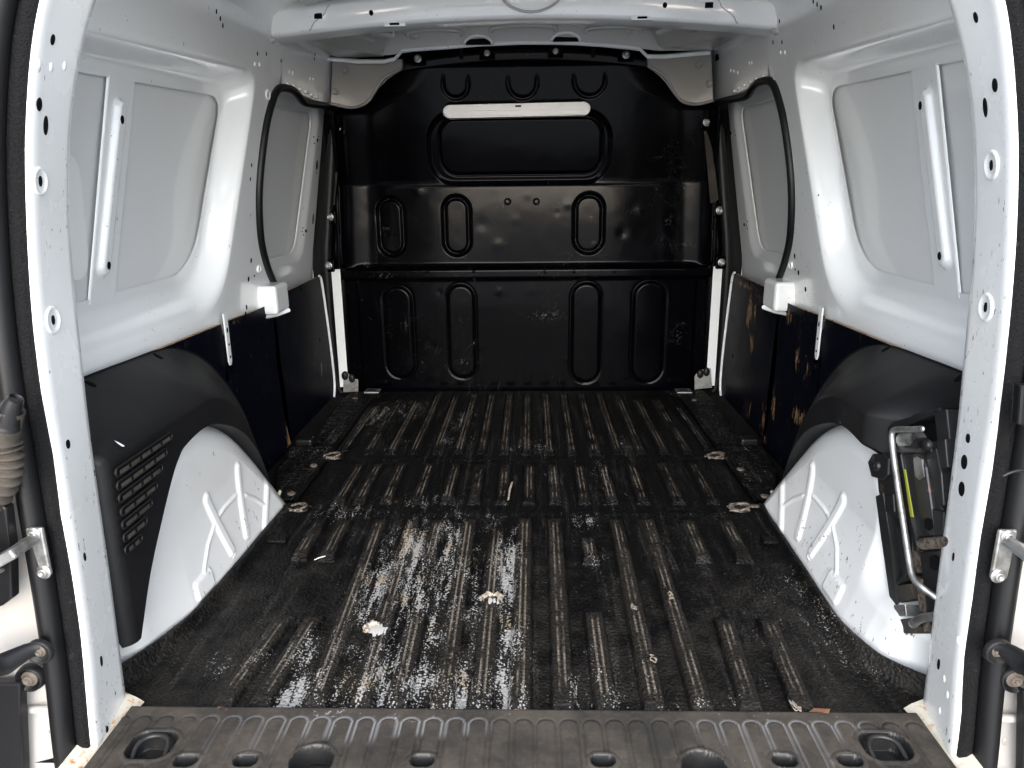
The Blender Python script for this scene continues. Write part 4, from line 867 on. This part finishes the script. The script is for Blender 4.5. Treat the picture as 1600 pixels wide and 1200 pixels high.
# lashing rings: cup, swivel ring
for u, v, k in [(520, 712, 0), (465, 793, 1), (1119, 712, 0), (1157, 793, 1)]:
    p = onZ(u, v, .008); g = np.random.default_rng(u); sgn = -1 if u < 800 else 1
    t = tube('lashing_ring', [(p[0]+.021*math.cos(a_), p[1]+.013*math.sin(a_), .010+.004*math.sin(a_+1)) for a_ in np.linspace(0, 2*math.pi, 20, endpoint=False)], .0032, 'rusty', VAN, 8, closed=True)
    place('ring_cup', lathe_mesh('cup', [(1.25, -.6), (1.2, .3), (1.05, .5), (.9, .2), (.5, .1), (.0001, .1)], 'tray', 20), (p[0], p[1], .001), (0, 0, 1), t, (.020, .013, .010), up=(0, 1, 0))
    L = []
    for i in range(26):
        a_ = .3+i/25*5.2; q = 1+.2*g.uniform(-1, 1); e = 1.25+.55*g.random()
        L.append([(p[0]+.020*q*f_*math.cos(a_), p[1]+.014*q*f_*math.sin(a_), .006+h_*g.uniform(.5, 1.2)) for f_, h_ in ((1.0, .002), (1.15, .006), (e, .001))])
    gridmesh('torn_collar', np.array(L), 'feltdark', t)
    if k: box('ring_tab', (p[0]+sgn*.036, p[1]+.003, .010), (.028, .012, .005), 'rusty', t, .002)

# ------------------------------------------------------------------ rear sill cover
xs = np.linspace(-.575, .575, 460); ys = np.linspace(.70, .893, 90); XX, YY = np.meshgrid(xs, ys, indexing='ij')
Z = .014-.030*sst(.735, .70, YY)-.012*sst(.880, .893, YY); XW = XX
per = .0318; cell = (XX/per+.25) % 1-.5; ci = np.floor(XX/per+.25)
ev = (ci % 2 == 0)
d = sdbox(cell*per, YY, 0, .80, per*.40, .062, .012); gline = sst(.0022, .0004, np.abs(d)); Z = Z-.0014*gline+.0007*sst(0, -.004, d)
feat = [('D', *onZ(236, 1166, .014)[:2]), ('D', *onZ(1385, 1168, .014)[:2]), ('O', *onZ(487, 1190, .014)[:2]), ('O', *onZ(1100, 1199, .014)[:2])]+[('o', *onZ(u, 1189, .014)[:2]) for u in (290, 384, 660, 942, 1226, 1328)]
regs = []; smooth_zone = np.zeros_like(Z)
for k, x, y in feat:
    if k == 'D': dd = sdbox(XX, YY, x, y+.002, .030, .024, .018); dep = .026
    elif k == 'O': dd = np.hypot(XX-x, (YY-y)*1.0)-.027; dep = .034
    else: dd = sdbox(XX, YY, x, y, .0145, .009, .009); dep = .028
    base = .014-.030*sst(.735, .70, YY); Z = np.where(dd < .010, base+.0015*sst(.010, .004, dd), Z); Z = Z-dep*sst(.0015, -.004, dd)
    regs.append(('lashing_recess' if k == 'D' else 'drain_hole', fc(dd) < .002))
sw = .38*np.exp(-((YY-.872)/.012)**2)*np.exp(-((XX+.22)/.13)**2)+.55*np.exp(-((YY-.85)/.03)**2)*np.exp(-((XX+.2)/.14)**2)+.45*np.exp(-((XX-.38)/.12)**2)*np.exp(-((YY-.86)/.03)**2)+.15
keepm = np.abs(fc(XX)) < .565-.05*sst(.87, .893, fc(YY))*0
sill = gridmesh('sill_cover', np.stack([XX*(1-.018*sst(.80, .90, YY)*0), YY, Z], 2), 'sill', VAN, regions=regs, keep=keepm, attrs={'wear': sw, 'ridge': gline})[0]
for o_ in sill.children:
    if o_.name.startswith(('drain_hole', 'lashing_recess')): o_.data.materials[0] = MT['tray']  # insides coloured darker to stand in for the shade in the recesses
for k, x, y in feat:
    if k == 'D':
        pth = [(x-.020, y-.018, .004), (x-.021, y+.004, .012), (x-.012, y+.018, .013), (x+.006, y+.020, .013), (x+.019, y+.010, .012), (x+.023, y-.016, .004)]
        tube('lashing_eye', smooth_path(pth, 5), .0035, 'tray', sill, 8)

# ------------------------------------------------------------------ rear jambs and open doors at the frame's edge
for s in (-1, 1):
    P = np.array([[(s*x, y, z) for x, y in ((.60, .822), (.625, .815), (.66, .80), (.69, .79), (.72, .80), (.78, .86))] for z in np.linspace(-.35, 1.12, 16)])
    P[:, :, 0] *= (1-.10*sst(.5, 1.12, P[:, :, 2])); jamb = gridmesh('rear_jamb', P, 'jamb', VAN)[0]
    box('jamb_seam', (s*.655, .7985, .075), (.085, .008, .010), 'jamb', jamb, .003, Matrix.Rotation(s*.0, 3, 'Z'))
    for zz_ in (.03, .105, -.02): place('spot_weld', lathe_mesh('weldj', [(1, -.2), (.9, .3), (.5, .8), (.0001, .9)], 'jamb', 12), (s*.643, .8085, zz_), (0, -1, 0), jamb, (.006, .006, .0016))
    # check strap
    u, v = (48, 838) if s < 0 else (1580, 842); p = onY(u, v, .79)
    st = box('check_strap', (p[0]+s*.012, .775, p[2]-.012), (.04, .05, .013), 'galv', VAN, .003, Matrix.Rotation(s*.5, 3, 'Y'))
    bolt(st, (p[0], .796, p[2]), (0, -1, 0), .0065, 'galv'); bolt(st, (p[0]+s*-.003, .796, p[2]-.052), (0, -1, 0), .007, 'galv')
    box('strap_plate', (p[0], .799, p[2]-.025), (.022, .006, .066), 'galv', st, .003)
    tube('strap_spring', [(p[0]+s*(.022+.008*math.cos(t)), .752+.008*math.sin(t), p[2]-.03+.0022*t/2) for t in np.linspace(0, 6*2*math.pi, 60)], .0014, 'steel', st, 5)
    # black buffer arm
    pa = onY(70 if s < 0 else 1552, 1011, .785); pb = onY(-40 if s < 0 else 1640, 1045, .735)
    rotm = None
    ar = tube('buffer_arm', [pa, pa+(pb-pa)*.25+np.array([0, 0, .002]), pa+(pb-pa)*.6+np.array([0, 0, -.006]), pb], [.013, .012, .018, .024], 'plastic', VAN, 8, flat=((0, 1, .3), .45))
    boss(ar, pa+np.array([0, -.008, 0]), (0, -1, 0), .017, 'plastic', .006); bolt(ar, pa+np.array([0, -.009, 0]), (0, -1, 0), .0055, 'rusty')
    u, v = (50, 1057) if s < 0 else (1582, 1058); p = onY(u, v, .79); boss(jamb, p, (0, -1, 0), .019, 'seal', .009, 'rubber_stop'); bolt(jamb, p+np.array([0, -.004, 0]), (0, -1, 0), .008, 'rusty')
    # open door swung back: steel skin with dark trim, hinged at the jamb
    dr = box('rear_door', (s*.835, .50, .42), (.05, .52, 1.30), 'jamb', VAN, .012, Matrix.Rotation(-s*math.radians(12), 3, 'Z'))
    prism('door_trim', [(.52, -.2), (.70, -.2), (.735, .12), (.715, .20), (.72, .40), (.70, .48), (.52, .50)], 0, s*.772, s*.79, 'plastic', dr, bevel=.006)
    # lower cladding beside the jamb
    pu = [(38, 1062), (38, 1120), (44, 1230), (-80, 1230), (-80, 1062)] if s < 0 else [(1592, 1075), (1594, 1120), (1590, 1230), (1690, 1230), (1690, 1075)]
    q = [onY(u, v, .783) for u, v in pu]; prism('lower_cladding', [(float(a_[0]), float(a_[2])) for a_ in q], 1, .775, .79, 'plastic', VAN, bevel=.003)
    if s < 0:
        q = [onY(u, v, .783) for u, v in [(0, 778), (17, 790), (22, 850), (26, 930), (10, 942), (-90, 975), (-90, 770)]]; prism('lamp_shroud', [(float(a_[0]), float(a_[2])) for a_ in q], 1, .775, .79, 'seal', VAN, bevel=.003)
        c = [onY(u, v, .775) for u, v in [(16, 640), (10, 665), (8, 690), (12, 715), (8, 745), (-8, 775), (-30, 790)]]; cp = smooth_path(c, 22)
        rr = .015+.0035*np.sin(np.arange(len(cp))*.72); rr[:44] = .0155
        tube('wiring_hose', cp, rr, 'sill', VAN, 14)
        tube('hose_boot', smooth_path([onY(u, v, .772) for u, v in [(26, 622), (18, 636), (10, 668)]], 5), np.linspace(.008, .0145, 11), 'plastic', bpy.data.objects['wiring_hose'], 12)
    else:
        tube('door_cable', smooth_path([onY(u, v, .77) for u, v in [(1565, 745), (1580, 738), (1600, 735), (1640, 740)]], 5), .0022, 'seal', VAN, 6)
        q = [onY(u, v, .783) for u, v in [(1588, 600), (1584, 660), (1620, 672), (1680, 672), (1680, 600)]]; prism('lamp_shroud', [(float(a_[0]), float(a_[2])) for a_ in q], 1, .775, .79, 'seal', VAN, bevel=.003)

# ------------------------------------------------------------------ jack in its tray on the right arch
JO = -.012
def clipu(u, v): return min(u, float(np.interp(v, [600, 800, 900, 1090], [1500, 1475, 1462, 1438]))+34)     # stays inside the pillar
def JX(px, x): return [tuple(float(c) for c in onX(clipu(u, v), v, x+JO)[1:]) for u, v in px]
tray = prism('jack_tray', JX([(1391, 668), (1400, 659), (1430, 647), (1476, 636), (1484, 640), (1492, 690), (1520, 760), (1520, 1040), (1450, 1040), (1428, 985), (1408, 985), (1396, 930), (1388, 850), (1376, 780), (1372, 770), (1385, 750)], .640), 0, .640+JO, .655+JO, 'tray', VAN, bevel=.002)
for px in ([(1391, 668), (1400, 659), (1476, 636), (1472, 645), (1404, 672), (1400, 690), (1392, 690)], [(1464, 640), (1484, 640), (1492, 715), (1472, 715)], [(1372, 775), (1384, 770), (1396, 850), (1404, 930), (1412, 985), (1402, 985), (1390, 900), (1380, 830)], [(1386, 773), (1400, 772), (1402, 800), (1388, 800)]):
    prism('tray_rib', JX(px, .615), 0, .610+JO, .642+JO, 'tray', tray, bevel=.002)
prism('tray_lug', JX([(1364, 722), (1372, 709), (1390, 709), (1398, 716), (1396, 742), (1388, 750), (1370, 745)], .615), 0, .605+JO, .642+JO, 'tray', tray, bevel=.003)
place('lug_pin', lathe_mesh('pinj', [(1, -1), (1, .4), (.6, .6), (.5, .2), (.0001, .2)], 'jack', 14), onX(1371, 728, .604+JO), (-1, 0, 0), tray, (.008, .008, .008))
prism('tray_lug', JX([(1400, 945), (1418, 945), (1420, 962), (1402, 964)], .61), 0, .606+JO, .642+JO, 'galv', tray, bevel=.001)
prism('tray_floor', JX([(1402, 968), (1430, 965), (1440, 980), (1428, 990), (1406, 990)], .608), 0, .605+JO, .642+JO, 'sill', tray, bevel=.002)
prism('tray_lug', JX([(1374, 742), (1402, 736), (1412, 770), (1414, 815), (1388, 800), (1376, 772)], .616), 0, .612+JO, .642+JO, 'tray', tray, bevel=.002)
prism('tray_web', JX([(1402, 912), (1418, 888), (1430, 870), (1424, 905)], .612), 0, .610+JO, .642+JO, 'tray', tray, bevel=.001)
prism('tray_web', JX([(1400, 915), (1424, 912), (1430, 935), (1402, 945)], .618), 0, .616+JO, .642+JO, 'sill', tray, bevel=.001)
jp = onX(1440, 830, .6+JO)
JK = empty('car_jack', tuple(map(float, onX(1450, 1010, .61+JO))), 'folded black scissor jack with bent steel crank clipped beside the right wheel arch', 'jack')
up_arm = prism('upper_arm', JX([(1412, 707), (1443, 706), (1452, 730), (1468, 840), (1440, 838), (1430, 800)], .606), 0, .600+JO, .634+JO, 'jack', JK, bevel=.003)
lo_arm = prism('lower_arm', JX([(1440, 862), (1472, 858), (1482, 900), (1486, 1030), (1470, 1010), (1452, 960)], .606), 0, .602+JO, .634+JO, 'jack', JK, bevel=.003)
MT['jack'].node_tree.nodes['Principled BSDF'].inputs['Metallic'].default_value = .1
for o, px in ((up_arm, [(1427, 716), (1433, 713), (1440, 718), (1444, 745), (1437, 750), (1430, 744)]), (up_arm, [(1444, 812), (1449, 809), (1455, 812), (1457, 824), (1451, 829), (1445, 825)]), (lo_arm, [(1453, 870), (1459, 867), (1464, 871), (1466, 886), (1459, 891), (1453, 886)])):
    prism('arm_slot', JX(px, .5988), 0, .5985+JO, .6015+JO, 'hole' if px[0][0] != 1427 else 'galv', o)
prism('arm_edge', JX([(1409, 710), (1413, 709), (1434, 838), (1440, 860), (1434, 862), (1426, 815)], .600), 0, .594+JO, .632+JO, 'jack', JK, bevel=.002)
prism('yellow_label', JX([(1412, 733), (1414.5, 734), (1427, 808), (1423, 808)], .5935), 0, .5928+JO, .5945+JO, 'yellow', JK)
for a_, b_, r, m_ in [((1406, 698), (1448, 695), .011, 'jack'), ((1412, 688), (1436, 686), .014, 'galv'), ((1440, 850), (1490, 846), .0085, 'rusty')]:
    pa, pb = onX(*a_, .598+JO), onX(*b_, .598+JO); tube('jack_barrel' if m_ != 'rusty' else 'jack_pivot', [pa, pa+(pb-pa)*.1, pa+(pb-pa)*.9, pb], [r*.8, r, r, r*.8], m_, JK, 14)
place('jack_nut', lathe_mesh('nutj', [(1, -1), (1, .5), (.8, .8), (.4, .8), (.0001, .8)], 'jack', 6), onX(1451, 706, .592+JO), (-1, 0, 0), JK, (.011, .011, .012))
prism('jack_saddle', JX([(1448, 690), (1462, 690), (1470, 760), (1482, 800), (1480, 830), (1462, 780), (1455, 730)], .615), 0, .606+JO, .64+JO, 'tray', JK, bevel=.003)
cr = [onX(u, v, x+JO) for u, v, x in [(1440, 670, .590), (1424, 671, .588), (1404, 671, .586), (1395, 674, .584), (1394, 690, .583), (1400, 740, .582), (1412, 820, .580), (1422, 885, .578), (1428, 905, .578), (1440, 917, .582), (1456, 929, .592), (1476, 944, .604), (1496, 962, .612)]]
tube('jack_crank', smooth_path(cr, 6), .0046, 'galv', JK, 10)
tube('crank_end', smooth_path([onX(u, v, .600+JO) for u, v in [(1426, 975), (1438, 967), (1462, 963), (1490, 962)]], 5), .0065, 'galv', JK, 10)
for u in (1412, 1432): place('crank_eye', lathe_mesh('eyej', [(1, -.5), (1, .5), (.6, .6), (.5, .3), (.0001, .3)], 'galv', 14), onX(u, 672, .584+JO), (-1, 0, 0), JK, (.0085, .011, .010))

for px, x0, x1, m_ in [([(1398, 700), (1410, 700), (1414, 735), (1404, 745), (1397, 730)], .600, .63, 'tray'), ([(1446, 712), (1462, 700), (1470, 740), (1474, 790), (1464, 786), (1452, 745)], .604, .63, 'jack'), ([(1400, 820), (1412, 835), (1420, 880), (1412, 905), (1402, 860)], .608, .63, 'tray'), ([(1424, 842), (1440, 850), (1442, 880), (1430, 895), (1424, 870)], .603, .63, 'rusty'), ([(1430, 900), (1440, 905), (1452, 965), (1444, 990), (1436, 950)], .606, .63, 'rusty'), ([(1456, 795), (1474, 800), (1472, 838), (1460, 840)], .600, .63, 'tray'), ([(1462, 690), (1476, 686), (1480, 730), (1470, 735)], .602, .63, 'tray')]:
    prism('jack_bracket', JX(px, x0), 0, x0+JO, x1+JO, m_, JK, bevel=.002)
for u, v in [(1420, 838), (1445, 838), (1418, 868), (1404, 842), (1404, 872), (1458, 720), (1466, 770)]: bolt(JK, onX(u, v, .597+JO), (-1, 0, 0), .0045, 'jack')
# ------------------------------------------------------------------ litter on the mat
def scrap(name, u, v, pts, material, label, cat, h=.004):
    p = onZ(u, v, .012); V = []
    for x, y in pts: V.append((p[0]+x*.001, p[1]+y*.001, .010+random.uniform(0, h)))
    k = len(V); V2 = [(a_[0]+.001, a_[1], a_[2]+.0022) for a_ in V]
    F = [tuple(range(k))[::-1], tuple(range(k, 2*k))]+[(i, (i+1) % k, k+(i+1) % k, k+i) for i in range(k)]
    o = meshobj(name, V+V2, F, material, None, False); tag(o, label, cat); return o
scrap('leaf_scrap', 345, 1110, [(-9, -5), (2, -8), (9, 0), (4, 7), (-6, 5)], 'brass', 'small orange-brown scrap on mat near the left rear pillar', 'scrap')
scrap('leaf_scrap', 812, 1113, [(-14, -4), (4, -8), (16, -2), (8, 6), (-8, 5)], 'brass', 'small orange-brown scrap at the middle of the sill edge', 'scrap')
scrap('leaf_scrap', 1276, 1113, [(-16, -3), (-4, -9), (14, -5), (19, 3), (-2, 8)], 'brass', 'small orange-brown scrap on mat near the right rear pillar', 'scrap')
scrap('paper_sliver', 795, 765, [(-2, -60), (2, -58), (4, 0), (9, 48), (4, 46), (0, 5)], 'felt', 'long thin pale sliver lying on the middle rib row', 'sliver', .001)
scrap('paper_sliver', 499, 872, [(-9, -6), (2, -2), (10, 8), (0, 4)], 'lens', 'tiny white paper shred on mat near the left wheel arch', 'shred')
def fluff(u, v, label, k):
    g = np.random.default_rng(k); p = onZ(u, v, .012); w = [p+np.array([g.uniform(-.006, .006), g.uniform(-.012, .012), g.uniform(.0, .004)]) for _ in range(16)]
    o = tube('fluff', smooth_path(w, 4), .0006, 'felt', None, 5); tag(o, label, 'fluff'); return o
fluff(1020, 1030, 'brown fibre tangle on a long rib right of the mat centre', 3); fluff(990, 951, 'small tan fibre clump on a rib, further in than the larger tangle', 4)
fluff(1047, 931, 'tan fibre clump on the rightmost long rib', 5); fluff(1243, 1105, 'looped pale fibre on the sill edge beside the right scrap', 6)
